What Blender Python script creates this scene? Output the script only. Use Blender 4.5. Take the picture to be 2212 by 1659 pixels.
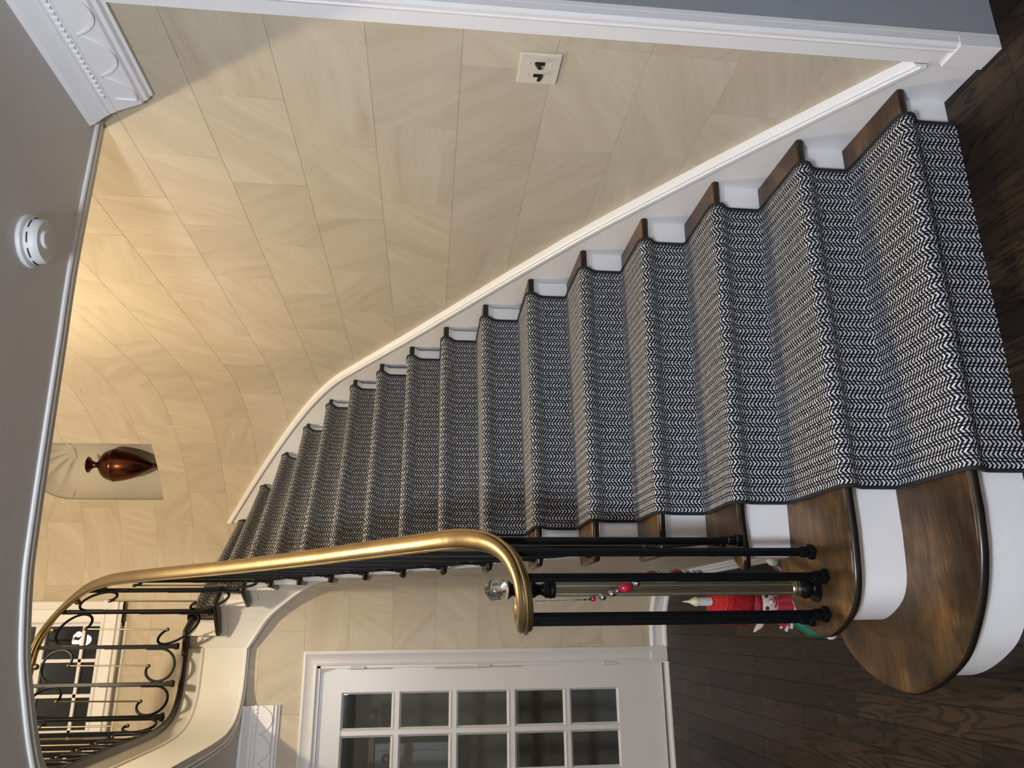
import bpy, bmesh, math, random
from mathutils import Vector, Matrix
random.seed(7)
for o in list(bpy.data.objects): bpy.data.objects.remove(o)
scene = bpy.context.scene
COL = scene.collection
pi = math.pi

# ------------------------------------------------------------------ camera
cam_d = bpy.data.cameras.new('camera'); cam = bpy.data.objects.new('camera', cam_d); COL.objects.link(cam)
cam_d.sensor_fit = 'HORIZONTAL'; cam_d.sensor_width = 36.0; cam_d.lens = 36.0 * 1619.94 / 2212.0
cam_d.clip_start = 0.02
_r = Vector((.95214, -.30478, .02321)); _d = Vector((-.010976, -.109976, -.993874)); _f = Vector((.305466, .946052, -.108058))
cam.matrix_world = Matrix(((_d.x, _r.x, -_f.x, -1.450), (_d.y, _r.y, -_f.y, -1.651), (_d.z, _r.z, -_f.z, 1.4845), (0, 0, 0, 1)))
scene.camera = cam

# ------------------------------------------------------------------ world, exposure
w = bpy.data.worlds.new('night'); scene.world = w; w.use_nodes = True
w.node_tree.nodes['Background'].inputs[0].default_value = (.25, .3, .45, 1)
w.node_tree.nodes['Background'].inputs[1].default_value = 0.02
vs = scene.view_settings
vs.view_transform = 'Standard'; vs.look = 'None'; vs.gamma = 1.0; vs.exposure = 1.0; vs.use_curve_mapping = False
UP_LAMP = (-1.25, 1.45, 3.98); UP_POWER = 84.0; UP_COL = (1.0, .83, .58)
HALL_LAMP = (-1.55, 1.90, 4.90); HALL_POWER = 6.0
FOYER_LAMP = (-2.04, -2.05, 2.44); FOYER_POWER = 170.0; FOYER_COL = (.80, .88, 1.0)

# ------------------------------------------------------------------ helpers
def link(o, parent=None):
    COL.objects.link(o)
    if parent is not None: o.parent = parent
    return o
def tag(o, label=None, cat=None, group=None, kind=None):
    if label: o['label'] = label
    if cat: o['category'] = cat
    if group: o['group'] = group
    if kind: o['kind'] = kind
    return o
def empty(name, loc=(0, 0, 0), parent=None):
    o = bpy.data.objects.new(name, None); o.location = loc; o.empty_display_size = .05
    return link(o, parent)

class MB:
    def __init__(s): s.v = []; s.f = []; s.uv = []
    def add(s, vs, fs, uvs=None):
        b = len(s.v); s.v += [tuple(p) for p in vs]
        for i, f in enumerate(fs):
            s.f.append([b + k for k in f])
            s.uv.append([uvs[k] for k in f] if uvs else [(0, 0)] * len(f))
        return s
    def box(s, x0, x1, y0, y1, z0, z1):
        return s.add([(x0, y0, z0), (x1, y0, z0), (x1, y1, z0), (x0, y1, z0), (x0, y0, z1), (x1, y0, z1), (x1, y1, z1), (x0, y1, z1)],
                     [(0, 3, 2, 1), (4, 5, 6, 7), (0, 1, 5, 4), (1, 2, 6, 5), (2, 3, 7, 6), (3, 0, 4, 7)])
    def obox(s, c, ax, ay, az):
        c = Vector(c); ax = Vector(ax); ay = Vector(ay); az = Vector(az)
        q = [c + i * ax + j * ay + k * az for k in (-1, 1) for i, j in ((-1, -1), (1, -1), (1, 1), (-1, 1))]
        return s.add(q, [(0, 3, 2, 1), (4, 5, 6, 7), (0, 1, 5, 4), (1, 2, 6, 5), (2, 3, 7, 6), (3, 0, 4, 7)])
    def prism(s, poly, z0, z1):
        n = len(poly)
        area = sum(poly[i][0] * poly[(i + 1) % n][1] - poly[(i + 1) % n][0] * poly[i][1] for i in range(n))
        if area < 0: poly = poly[::-1]
        v = [(x, y, z0) for x, y in poly] + [(x, y, z1) for x, y in poly]
        f = [tuple(range(n))[::-1], tuple(range(n, 2 * n))] + [(i, (i + 1) % n, n + (i + 1) % n, n + i) for i in range(n)]
        return s.add(v, f)
    def sweep(s, path, prof, up=(0, 0, 1), closed=False, caps=True):
        path = [Vector(p) for p in path]; up = Vector(up).normalized(); n = len(path); m = len(prof)
        dirs = []
        for i in range(n if closed else n - 1):
            dirs.append((path[(i + 1) % n] - path[i]).normalized())
        vs = []
        for i in range(n):
            if closed: a, b = dirs[i - 1], dirs[i]
            else: a, b = dirs[max(i - 1, 0)], dirs[min(i, n - 2)]
            ra = a.cross(up); rb = b.cross(up)
            ra = ra.normalized() if ra.length > 1e-6 else Vector((1, 0, 0)); rb = rb.normalized() if rb.length > 1e-6 else ra
            r = (ra + rb)
            r = r.normalized() if r.length > 1e-6 else ra
            k = 1.0 / max(.35, r.dot(ra))
            for (x, y) in prof: vs.append(path[i] + r * (x * k) + up * y)
        fs = []
        for i in range(n if closed else n - 1):
            j = (i + 1) % n
            for q in range(m):
                fs.append((i * m + q, i * m + (q + 1) % m, j * m + (q + 1) % m, j * m + q))
        if caps and not closed:
            fs.append(tuple(range(m))[::-1]); fs.append(tuple(range((n - 1) * m, n * m)))
        return s.add(vs, fs)
    def tube(s, path, rad, n=8, caps=True):
        path = [Vector(p) for p in path]; N = len(path)
        if not hasattr(rad, '__len__'): rad = [rad] * N
        t0 = (path[1] - path[0]).normalized()
        u = Vector((0, 0, 1)) if abs(t0.z) < .9 else Vector((1, 0, 0))
        u = (u - t0 * u.dot(t0)).normalized()
        vs = []
        for i in range(N):
            t = (path[min(i + 1, N - 1)] - path[max(i - 1, 0)]).normalized()
            u = (u - t * u.dot(t)).normalized(); w_ = t.cross(u)
            for k in range(n):
                a = 2 * pi * k / n
                vs.append(path[i] + (u * math.cos(a) + w_ * math.sin(a)) * rad[i])
        fs = [(i * n + k, i * n + (k + 1) % n, (i + 1) * n + (k + 1) % n, (i + 1) * n + k) for i in range(N - 1) for k in range(n)]
        if caps: fs += [tuple(range(n))[::-1], tuple(range((N - 1) * n, N * n))]
        return s.add(vs, fs)
    def lathe(s, prof, c=(0, 0, 0), n=24, sx=1, sy=1, rfun=None):
        vs = []; m = len(prof)
        for k in range(n):
            a = 2 * pi * k / n
            q = rfun(a) if rfun else 1
            for (r, z) in prof: vs.append((c[0] + r * q * math.cos(a) * sx, c[1] + r * q * math.sin(a) * sy, c[2] + z))
        fs = [(k * m + i, ((k + 1) % n) * m + i, ((k + 1) % n) * m + i + 1, k * m + i + 1) for k in range(n) for i in range(m - 1)]
        return s.add(vs, fs)
    def ball(s, c, r, n=12, sq=(1, 1, 1)):
        prof = [(math.sin(pi * i / n) * r, -math.cos(pi * i / n) * r) for i in range(n + 1)]
        vs = []; m = n + 1; N = 2 * n
        for k in range(N):
            a = 2 * pi * k / N
            for (q, z) in prof: vs.append((c[0] + q * math.cos(a) * sq[0], c[1] + q * math.sin(a) * sq[1], c[2] + z * sq[2]))
        return s.add(vs, [(k * m + i, ((k + 1) % N) * m + i, ((k + 1) % N) * m + i + 1, k * m + i + 1) for k in range(N) for i in range(n)])
    def mesh(s, name, mat, smooth=None, merge=True):
        me = bpy.data.meshes.new(name); me.from_pydata(s.v, [], s.f)
        uvl = me.uv_layers.new(name='UVMap')
        i = 0
        for f in s.uv:
            for q in f: uvl.data[i].uv = q; i += 1
        if merge:
            bm = bmesh.new(); bm.from_mesh(me); bmesh.ops.remove_doubles(bm, verts=bm.verts, dist=1e-5)
            bmesh.ops.recalc_face_normals(bm, faces=bm.faces)
            bm.to_mesh(me); bm.free()
        if smooth:
            for p in me.polygons: p.use_smooth = True
            me.set_sharp_from_angle(angle=math.radians(smooth))
        me.materials.append(mat)
        return me
    def build(s, name, mat, parent=None, smooth=None, bevel=0, loc=None, merge=True, seg=2):
        o = bpy.data.objects.new(name, s.mesh(name, mat, smooth, merge)); link(o, parent)
        if loc: o.location = loc
        if bevel:
            m = o.modifiers.new('bevel', 'BEVEL'); m.width = bevel; m.segments = seg; m.limit_method = 'ANGLE'; m.angle_limit = math.radians(40)
        return o

def interp(x, pts):
    if x <= pts[0][0]:
        (a, b), (c, d) = pts[0], pts[1]
    elif x >= pts[-1][0]:
        (a, b), (c, d) = pts[-2], pts[-1]
    else:
        for (a, b), (c, d) in zip(pts, pts[1:]):
            if a <= x <= c: break
    return b + (d - b) * (x - a) / (c - a)
def catmull(pts, sub=6):
    P = [Vector(p) for p in pts]; P = [2 * P[0] - P[1]] + P + [2 * P[-1] - P[-2]]
    out = []
    for i in range(1, len(P) - 2):
        for k in range(sub):
            t = k / sub; a, b, c, d = P[i - 1], P[i], P[i + 1], P[i + 2]
            out.append(.5 * ((2 * b) + (c - a) * t + (2 * a - 5 * b + 4 * c - d) * t * t + (3 * b - a - 3 * c + d) * t ** 3))
    out.append(P[-2]); return out

class Path2:                                  # plan polyline by arc length; normal n points to the LEFT of travel
    def __init__(s, pts):
        s.p = [Vector((q[0], q[1])) for q in pts]; s.l = [0.0]
        for a, b in zip(s.p, s.p[1:]): s.l.append(s.l[-1] + (b - a).length)
    def at(s, x):
        i = 0
        while i < len(s.l) - 2 and x > s.l[i + 1]: i += 1
        a, b = s.p[i], s.p[i + 1]; L = s.l[i + 1] - s.l[i]
        t = (b - a) / L
        return a + t * (x - s.l[i]), t, Vector((-t.y, t.x))
    def near(s, q):
        q = Vector(q); best = (9e9, 0)
        for i, (a, b) in enumerate(zip(s.p, s.p[1:])):
            L = (b - a).length; t = (b - a) / L; k = min(max((q - a).dot(t), 0), L)
            dd = (a + t * k - q).length
            if dd < best[0]: best = (dd, s.l[i] + k)
        return best[1]

def strips(path, ps, ivals, front, back, uv0=(0, 0)):
    """boxes along a plan path; front/back are offsets towards the LEFT (room) side; tops and bottoms may slope"""
    m = MB(); cells = []
    for a, b in zip(ps, ps[1:]):
        e = min(1e-5, (b - a) / 4)
        ia = [q for q in ivals(a + e)]; ib = [q for q in ivals(b - e)]; im_ = [q for q in ivals((a + b) / 2) if q[1] - q[0] > 1e-4]
        if len(ia) != len(im_) or len(ib) != len(im_): ia = ib = im_
        cells.append((a, b, ia, ib))
    same = lambda p, q: abs(p[0] - q[0]) < 2e-3 and abs(p[1] - q[1]) < 2e-3
    for i, (a, b, ia, ib) in enumerate(cells):
        pa, ta, na = path.at(a + 1e-7); pb, tb, nb_ = path.at(b - 1e-7)
        if i > 0: pa2, ta2, na2 = path.at(a - 1e-6); na = (na + na2).normalized()
        if i < len(cells) - 1: pb2, tb2, nb2 = path.at(b + 1e-6); nb_ = (nb_ + nb2).normalized()
        fa, fb = pa + na * front, pb + nb_ * front; ka, kb = pa + na * back, pb + nb_ * back
        for (a0, a1), (b0, b1) in zip(ia, ib):
            v = [(fa.x, fa.y, a0), (fb.x, fb.y, b0), (fb.x, fb.y, b1), (fa.x, fa.y, a1), (ka.x, ka.y, a0), (kb.x, kb.y, b0), (kb.x, kb.y, b1), (ka.x, ka.y, a1)]
            uv = [(a - uv0[0], a0 - uv0[1]), (b - uv0[0], b0 - uv0[1]), (b - uv0[0], b1 - uv0[1]), (a - uv0[0], a1 - uv0[1])] * 2
            f = [(1, 0, 3, 2), (4, 5, 6, 7), (0, 1, 5, 4), (3, 7, 6, 2)]
            if i == 0 or not any(same((a0, a1), q) for q in cells[i - 1][3]): f.append((0, 4, 7, 3))
            if i == len(cells) - 1 or not any(same((b0, b1), q) for q in cells[i + 1][2]): f.append((1, 2, 6, 5))
            m.add(v, f, uv)
    return m
def frange(a, b, st):
    n = max(1, int(math.ceil((b - a) / st - 1e-6))); return [a + (b - a) * i / n for i in range(n + 1)]

# ------------------------------------------------------------------ materials
def nt(name):
    m = bpy.data.materials.new(name); m.use_nodes = True
    return m, m.node_tree.nodes, m.node_tree.links, m.node_tree.nodes['Principled BSDF']
def simple(name, col, rough=.5, metal=0, bump=0, bscale=60, spec=.5, coat=0, var=0):
    m, N, L, b = nt(name)
    b.inputs['Base Color'].default_value = (*col, 1); b.inputs['Roughness'].default_value = rough; b.inputs['Metallic'].default_value = metal
    b.inputs['Specular IOR Level'].default_value = spec; b.inputs['Coat Weight'].default_value = coat
    tc = N.new('ShaderNodeTexCoord')
    if var:
        n = N.new('ShaderNodeTexNoise'); n.inputs['Scale'].default_value = 9; n.inputs['Detail'].default_value = 5
        L.new(tc.outputs['Object'], n.inputs['Vector'])
        r = N.new('ShaderNodeMix'); r.data_type = 'RGBA'
        r.inputs[6].default_value = (*[c * (1 - var) for c in col], 1); r.inputs[7].default_value = (*[min(1, c * (1 + var)) for c in col], 1)
        L.new(n.outputs['Fac'], r.inputs[0]); L.new(r.outputs[2], b.inputs['Base Color'])
    if bump:
        n = N.new('ShaderNodeTexNoise'); n.inputs['Scale'].default_value = bscale; n.inputs['Detail'].default_value = 4
        L.new(tc.outputs['Object'], n.inputs['Vector'])
        bp = N.new('ShaderNodeBump'); bp.inputs['Strength'].default_value = bump; bp.inputs['Distance'].default_value = .01
        L.new(n.outputs['Fac'], bp.inputs['Height']); L.new(bp.outputs['Normal'], b.inputs['Normal'])
    return m
def ramp(N, pts):
    r = N.new('ShaderNodeValToRGB')
    e = r.color_ramp.elements
    while len(e) < len(pts): e.new(.5)
    for i, (p, c) in enumerate(pts): e[i].position = p; e[i].color = (*c, 1)
    return r
def math_n(N, L, op, a, b=None, c=None):
    n = N.new('ShaderNodeMath'); n.operation = op
    for i, q in enumerate((a, b, c)):
        if q is None: continue
        if isinstance(q, (int, float)): n.inputs[i].default_value = q
        else: L.new(q, n.inputs[i])
    return n.outputs[0]

def stone_mat():
    m, N, L, b = nt('honed_sandstone')
    uv = N.new('ShaderNodeUVMap'); oi = N.new('ShaderNodeObjectInfo')
    ang = math_n(N, L, 'MULTIPLY_ADD', oi.outputs['Random'], 2.6, -1.3)
    off = math_n(N, L, 'MULTIPLY', oi.outputs['Random'], 37.0)
    cb = N.new('ShaderNodeCombineXYZ'); L.new(off, cb.inputs[0]); L.new(off, cb.inputs[1])
    mp = N.new('ShaderNodeMapping'); mp.vector_type = 'POINT'
    rot = N.new('ShaderNodeCombineXYZ'); L.new(ang, rot.inputs[2])
    L.new(uv.outputs[0], mp.inputs['Vector']); L.new(rot.outputs[0], mp.inputs['Rotation']); L.new(cb.outputs[0], mp.inputs['Location'])
    st = N.new('ShaderNodeMapping'); st.inputs['Scale'].default_value = (1.6, 11, 1); L.new(mp.outputs[0], st.inputs['Vector'])
    n1 = N.new('ShaderNodeTexNoise'); n1.inputs['Scale'].default_value = 1.0; n1.inputs['Detail'].default_value = 5; n1.inputs['Distortion'].default_value = .9
    L.new(st.outputs[0], n1.inputs['Vector'])
    st2 = N.new('ShaderNodeMapping'); st2.inputs['Scale'].default_value = (5, 60, 1); L.new(mp.outputs[0], st2.inputs['Vector'])
    n2 = N.new('ShaderNodeTexNoise'); n2.inputs['Scale'].default_value = 1.0; n2.inputs['Detail'].default_value = 3; n2.inputs['Distortion'].default_value = 1.5
    L.new(st2.outputs[0], n2.inputs['Vector'])
    s = math_n(N, L, 'MULTIPLY_ADD', n2.outputs['Fac'], .3, math_n(N, L, 'MULTIPLY', n1.outputs['Fac'], .7))
    r = ramp(N, [(.25, (.44, .365, .265)), (.45, (.515, .440, .330)), (.58, (.555, .480, .367)), (.75, (.605, .535, .425))]); L.new(s, r.inputs[0])
    hv = N.new('ShaderNodeHueSaturation'); L.new(r.outputs[0], hv.inputs['Color'])
    L.new(math_n(N, L, 'MULTIPLY_ADD', oi.outputs['Random'], .10, .93), hv.inputs['Value'])
    L.new(hv.outputs[0], b.inputs['Base Color'])
    b.inputs['Roughness'].default_value = .48; b.inputs['Specular IOR Level'].default_value = .35
    bp = N.new('ShaderNodeBump'); bp.inputs['Strength'].default_value = .12; bp.inputs['Distance'].default_value = .004
    L.new(s, bp.inputs['Height']); L.new(bp.outputs['Normal'], b.inputs['Normal'])
    return m
def wood_mat(name, cols, axis, rough, scale=1.0, use_uv=False, coat=.15, wts=(.6, .3, .1), rings_amt=.4):
    m, N, L, b = nt(name)
    if use_uv:
        uv = N.new('ShaderNodeUVMap'); src = uv.outputs[0]
    else:
        tc = N.new('ShaderNodeTexCoord'); src = tc.outputs['Object']
    oi = N.new('ShaderNodeObjectInfo')
    off = math_n(N, L, 'MULTIPLY', oi.outputs['Random'], 53.0)
    cb = N.new('ShaderNodeCombineXYZ'); L.new(off, cb.inputs[0]); L.new(off, cb.inputs[1])
    va = N.new('ShaderNodeVectorMath'); va.operation = 'ADD'; L.new(src, va.inputs[0]); L.new(cb.outputs[0], va.inputs[1])
    mp = N.new('ShaderNodeMapping'); L.new(va.outputs[0], mp.inputs['Vector'])
    sc = [13 * scale] * 3; sc[axis] = 1.7 * scale
    mp.inputs['Scale'].default_value = sc
    n = N.new('ShaderNodeTexNoise'); n.inputs['Scale'].default_value = 1; n.inputs['Detail'].default_value = 2.5; n.inputs['Distortion'].default_value = .5
    L.new(mp.outputs[0], n.inputs['Vector'])
    rings = math_n(N, L, 'FRACT', math_n(N, L, 'MULTIPLY', n.outputs['Fac'], 11.0))
    tri = math_n(N, L, 'ABSOLUTE', math_n(N, L, 'MULTIPLY_ADD', rings, 2.0, -1.0))
    mp2 = N.new('ShaderNodeMapping'); L.new(va.outputs[0], mp2.inputs['Vector'])
    sc2 = [260 * scale] * 3; sc2[axis] = 9 * scale; mp2.inputs['Scale'].default_value = sc2
    n2 = N.new('ShaderNodeTexNoise'); n2.inputs['Scale'].default_value = 1; n2.inputs['Detail'].default_value = 3; L.new(mp2.outputs[0], n2.inputs['Vector'])
    mp3 = N.new('ShaderNodeMapping'); L.new(va.outputs[0], mp3.inputs['Vector']); mp3.inputs['Scale'].default_value = (5, 5, 5)
    n3 = N.new('ShaderNodeTexNoise'); n3.inputs['Scale'].default_value = 1; n3.inputs['Detail'].default_value = 3; L.new(mp3.outputs[0], n3.inputs['Vector'])
    s = math_n(N, L, 'MULTIPLY_ADD', n3.outputs['Fac'], wts[0], math_n(N, L, 'MULTIPLY', n2.outputs['Fac'], wts[1]))
    s = math_n(N, L, 'MULTIPLY_ADD', oi.outputs['Random'], wts[2], s)
    mid = .5 * sum(wts)
    r = ramp(N, [(mid - .20, cols[0]), (mid, cols[1]), (mid + .20, cols[2])]); L.new(s, r.inputs[0])
    ln = ramp(N, [(.45, (1, 1, 1)), (.85, (1 - rings_amt,) * 3)]); L.new(tri, ln.inputs[0])
    mm = N.new('ShaderNodeMix'); mm.data_type = 'RGBA'; mm.blend_type = 'MULTIPLY'; mm.inputs[0].default_value = 1
    L.new(r.outputs[0], mm.inputs[6]); L.new(ln.outputs[0], mm.inputs[7]); L.new(mm.outputs[2], b.inputs['Base Color'])
    b.inputs['Roughness'].default_value = rough; b.inputs['Coat Weight'].default_value = coat; b.inputs['Coat Roughness'].default_value = .2; b.inputs['Specular IOR Level'].default_value = .3
    bp = N.new('ShaderNodeBump'); bp.inputs['Strength'].default_value = .15; bp.inputs['Distance'].default_value = .002
    L.new(s, bp.inputs['Height']); L.new(bp.outputs['Normal'], b.inputs['Normal'])
    return m
def carpet_mat():
    m, N, L, b = nt('chevron_carpet')
    uv = N.new('ShaderNodeUVMap'); sp = N.new('ShaderNodeSeparateXYZ'); L.new(uv.outputs[0], sp.inputs[0])
    nz = N.new('ShaderNodeTexNoise'); nz.inputs['Scale'].default_value = 230; nz.inputs['Detail'].default_value = 2; L.new(uv.outputs[0], nz.inputs['Vector'])
    u = math_n(N, L, 'MULTIPLY', sp.outputs[0], 1 / .0092)
    u = math_n(N, L, 'MULTIPLY_ADD', nz.outputs['Fac'], .5, u)
    i = math_n(N, L, 'FLOOR', u); fr = math_n(N, L, 'SUBTRACT', math_n(N, L, 'FRACT', u), .5)
    md = math_n(N, L, 'MODULO', i, 6.0)
    sg = math_n(N, L, 'MULTIPLY_ADD', math_n(N, L, 'COMPARE', md, 2.0, 1.2), 2.0, -1.0)
    v = math_n(N, L, 'MULTIPLY', sp.outputs[1], 1 / .0128)
    v = math_n(N, L, 'MULTIPLY_ADD', math_n(N, L, 'MULTIPLY', fr, sg), .62, v)
    v = math_n(N, L, 'MULTIPLY_ADD', nz.outputs['Fac'], .35, v)
    # the middle half column of each three is offset by half a stitch
    mid = math_n(N, L, 'COMPARE', math_n(N, L, 'MODULO', i, 3.0), 2.0, .3)
    v = math_n(N, L, 'MULTIPLY_ADD', mid, .5, v)
    st = math_n(N, L, 'FRACT', v)
    tri = math_n(N, L, 'ABSOLUTE', math_n(N, L, 'MULTIPLY_ADD', st, 2.0, -1.0))      # 0 in the stroke's middle
    m3 = math_n(N, L, 'MODULO', i, 3.0)
    e0 = math_n(N, L, 'MULTIPLY', fr, -1.0)                     # pair's left column: gap on its outer side only
    e2 = math_n(N, L, 'ABSOLUTE', fr)
    is0 = math_n(N, L, 'COMPARE', m3, 0.0, .3); is1 = math_n(N, L, 'COMPARE', m3, 1.0, .3)
    edge = math_n(N, L, 'MULTIPLY_ADD', is0, e0, math_n(N, L, 'MULTIPLY', is1, fr))
    edge = math_n(N, L, 'MULTIPLY_ADD', mid, math_n(N, L, 'ADD', e2, .07), edge)
    msk = math_n(N, L, 'MULTIPLY', math_n(N, L, 'LESS_THAN', tri, .43), math_n(N, L, 'LESS_THAN', edge, .36))
    hue = N.new('ShaderNodeTexNoise'); hue.inputs['Scale'].default_value = 60; L.new(uv.outputs[0], hue.inputs['Vector'])
    rw = ramp(N, [(.35, (.44, .45, .48)), (.65, (.74, .74, .75))]); L.new(hue.outputs['Fac'], rw.inputs[0])
    mx = N.new('ShaderNodeMix'); mx.data_type = 'RGBA'; L.new(msk, mx.inputs[0])
    mx.inputs[6].default_value = (.010, .010, .013, 1); L.new(rw.outputs[0], mx.inputs[7])
    L.new(mx.outputs[2], b.inputs['Base Color'])
    b.inputs['Roughness'].default_value = .95; b.inputs['Specular IOR Level'].default_value = .1
    bp = N.new('ShaderNodeBump'); bp.inputs['Strength'].default_value = .35; bp.inputs['Distance'].default_value = .002
    L.new(msk, bp.inputs['Height']); L.new(bp.outputs['Normal'], b.inputs['Normal'])
    return m
def glass_mat(name, tint, refl=.10, rough=.0):
    m, N, L, b = nt(name)
    out = [n for n in N if n.type == 'OUTPUT_MATERIAL'][0]
    tr = N.new('ShaderNodeBsdfTransparent'); tr.inputs[0].default_value = (*tint, 1)
    gl = N.new('ShaderNodeBsdfGlossy'); gl.inputs['Roughness'].default_value = rough
    fn = N.new('ShaderNodeFresnel'); fn.inputs['IOR'].default_value = 1.5
    f = math_n(N, L, 'MULTIPLY_ADD', fn.outputs[0], 1.0, refl - .04)
    mx = N.new('ShaderNodeMixShader'); L.new(f, mx.inputs[0]); L.new(tr.outputs[0], mx.inputs[1]); L.new(gl.outputs[0], mx.inputs[2])
    L.new(mx.outputs[0], out.inputs[0]); return m
def emit(name, col, s):
    m, N, L, b = nt(name); b.inputs['Base Color'].default_value = (*col, 1)
    b.inputs['Emission Color'].default_value = (*col, 1); b.inputs['Emission Strength'].default_value = s; return m

M_STONE = stone_mat()
M_GROUT = simple('grout', (.50, .42, .32), .9)
M_TRIMC = simple('cream_trim_paint', (.62, .605, .57), .42, bump=.04, bscale=25, var=.02)
M_WHITE = simple('white_gloss_paint', (.80, .785, .785), .38, bump=.04, bscale=25, var=.02)
M_DOORW = simple('door_paint', (.68, .655, .645), .33, bump=.03, bscale=20)
M_CEIL = simple('ceiling_paint', (.70, .675, .67), .8, bump=.05, bscale=90)
M_PLASTER = simple('plaster', (.62, .54, .42), .85)
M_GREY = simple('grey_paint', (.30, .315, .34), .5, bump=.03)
M_TREAD = wood_mat('stained_oak_tread', [(.012, .007, .004), (.070, .036, .014), (.25, .13, .042)], 0, .36, coat=.05, wts=(.75, .25, .05), rings_amt=.25)
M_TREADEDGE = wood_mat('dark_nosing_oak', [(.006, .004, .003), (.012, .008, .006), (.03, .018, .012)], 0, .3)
M_FLOOR = wood_mat('dark_oak_floor', [(.010, .0052, .0028), (.024, .013, .007), (.048, .026, .013)], 1, .46, use_uv=True, coat=0, wts=(.35, .25, .30), rings_amt=.72)
M_CARPET = carpet_mat()
M_BIND = simple('black_binding', (.012, .012, .015), .85, bump=.3, bscale=400)
M_BRASS = simple('aged_brass', (.31, .235, .125), .38, 1, bump=.08, bscale=40, var=.3)
M_BRASSD = simple('dull_brass', (.17, .14, .085), .45, 1, var=.2)
M_PEWTER = simple('antique_brass_flutes', (.34, .31, .23), .38, 1, var=.15)
M_IRON = simple('black_iron', (.0035, .004, .005), .40, 0, bump=.06, bscale=80, spec=.16)
M_COPPER = simple('bronze_urn', (.105, .038, .020), .24, 1, bump=.06, bscale=14, var=.35)
M_PLASTIC = simple('white_plastic', (.70, .70, .71), .45)
M_SLOT = simple('black_slot', (.008, .008, .009), .6)
M_IVORY = simple('almond_plate', (.63, .56, .46), .35)
M_PANE = glass_mat('door_glass', (.78, .80, .79), .06)
M_NIGHT = glass_mat('window_glass', (.6, .62, .65), .04)
M_CRYSTAL, _N, _L, _b = nt('crystal'); _b.inputs['Transmission Weight'].default_value = 1; _b.inputs['Roughness'].default_value = 0; _b.inputs['IOR'].default_value = 1.5
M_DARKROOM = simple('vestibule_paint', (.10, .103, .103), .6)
M_DARKDOOR = simple('grey_door_paint', (.085, .092, .095), .45)
M_RED = simple('red_felt', (.33, .012, .025), .75, bump=.5, bscale=120)
M_SEQ = simple('red_sequins', (.50, .012, .018), .22, .35, bump=1.0, bscale=170)
M_GREEN = simple('green_satin', (.008, .125, .075), .25, .1, bump=.12, bscale=18)
M_SKIN = simple('doll_face', (.70, .52, .48), .55)
M_FUR = simple('white_plush', (.72, .71, .70), .95, bump=.8, bscale=220)
M_CREAM = simple('cream_bulb', (.62, .58, .40), .4)
M_REDBEAD = simple('red_glass_bead', (.38, .006, .03), .12, 0, coat=.6)
M_SILVER = simple('silver_bead', (.62, .62, .64), .16, 1)

# ------------------------------------------------------------------ plan data (x lateral, right wall at x=0; y along the wall; z up)
H = .178
LAND = 16 * H
RA = 1.74                                   # curve of the stair wall
WALLP = [(0, -.10)] + [(0, .0 + .17 * i) for i in range(0, 16)] + [(0, 2.72)]
WALLP += [(-1.74 + RA * math.cos(a), 2.72 + RA * math.sin(a)) for a in [math.radians(52.7 * i / 80) for i in range(1, 81)]]
WALLP += [(-1.219 + .88 * math.cos(a), 3.404 + .88 * math.sin(a)) for a in [math.radians(52.7 + 37.3 * i / 30) for i in range(1, 31)]]
WALLP += [(-3.9, 4.284)]
WP = Path2(WALLP)
P0 = .10                                    # path length where y=0
def pw(y_or_arc): return y_or_arc + P0
W_ = [(0, 0), (0, .253), (0, .508), (0, .771), (0, 1.042), (0, 1.325), (0, 1.618), (0, 1.916), (0, 2.216), (0, 2.516), (-.002, 2.815),
      (-.045, 3.11), (-.135, 3.394), (-.275, 3.659), (-.461, 3.897), (-.686, 4.104)]
T_ = {1: (-1.2, .016), 2: (-1.225, .271), 3: (-1.24, .590), 4: (-1.24, .828), 5: (-1.24, 1.049), 6: (-1.24, 1.252), 7: (-1.24, 1.443), 8: (-1.24, 1.625), 9: (-1.24, 1.802),
      10: (-1.24, 1.980), 11: (-1.24, 2.161), 12: (-1.24, 2.345), 13: (-1.24, 2.527), 14: (-1.252, 2.702), 15: (-1.325, 2.858), 16: (-1.465, 2.986)}
def nos(k):                                 # start, unit direction along the nosing (to the left), uphill direction, length
    a = Vector(W_[k - 1]); b = Vector(T_[k]); d = (b - a); L = d.length; d /= L
    return a, d, Vector((d.y, -d.x)) * (1 if (d.y * 0 + -d.x * 1) > 0 else -1), L
ZCAP = [(-.087, .198), (-.012, .258), (.194, .410), (.32, .505), (.458, .602), (.757, .812), (.929, .928), (1.303, 1.156), (2.077, 1.614), (2.825, 2.072), (3.092, 2.224), (3.592, 2.507), (3.814, 2.636), (4.352, 2.948)]
WELL = [(0.03, .423), (-.44, .415), (-.7, .430), (-1.0, .448), (-1.206, .463), (-1.323, .477), (-1.494, .526), (-1.609, .584), (-1.729, .658), (-1.806, .725), (-1.91, .87), (-1.98, 1.10), (-2.0, 1.4), (-2.0, 1.8), (-2.0, 2.2),
        (-1.998, 2.55), (-1.980, 2.80), (-1.922, 2.975), (-1.81, 3.064), (-1.66, 3.082), (-1.56, 3.082)]
WELLC = [(p.x, p.y) for p in catmull([(a, b, 0) for a, b in WELL], 5)]

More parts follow.
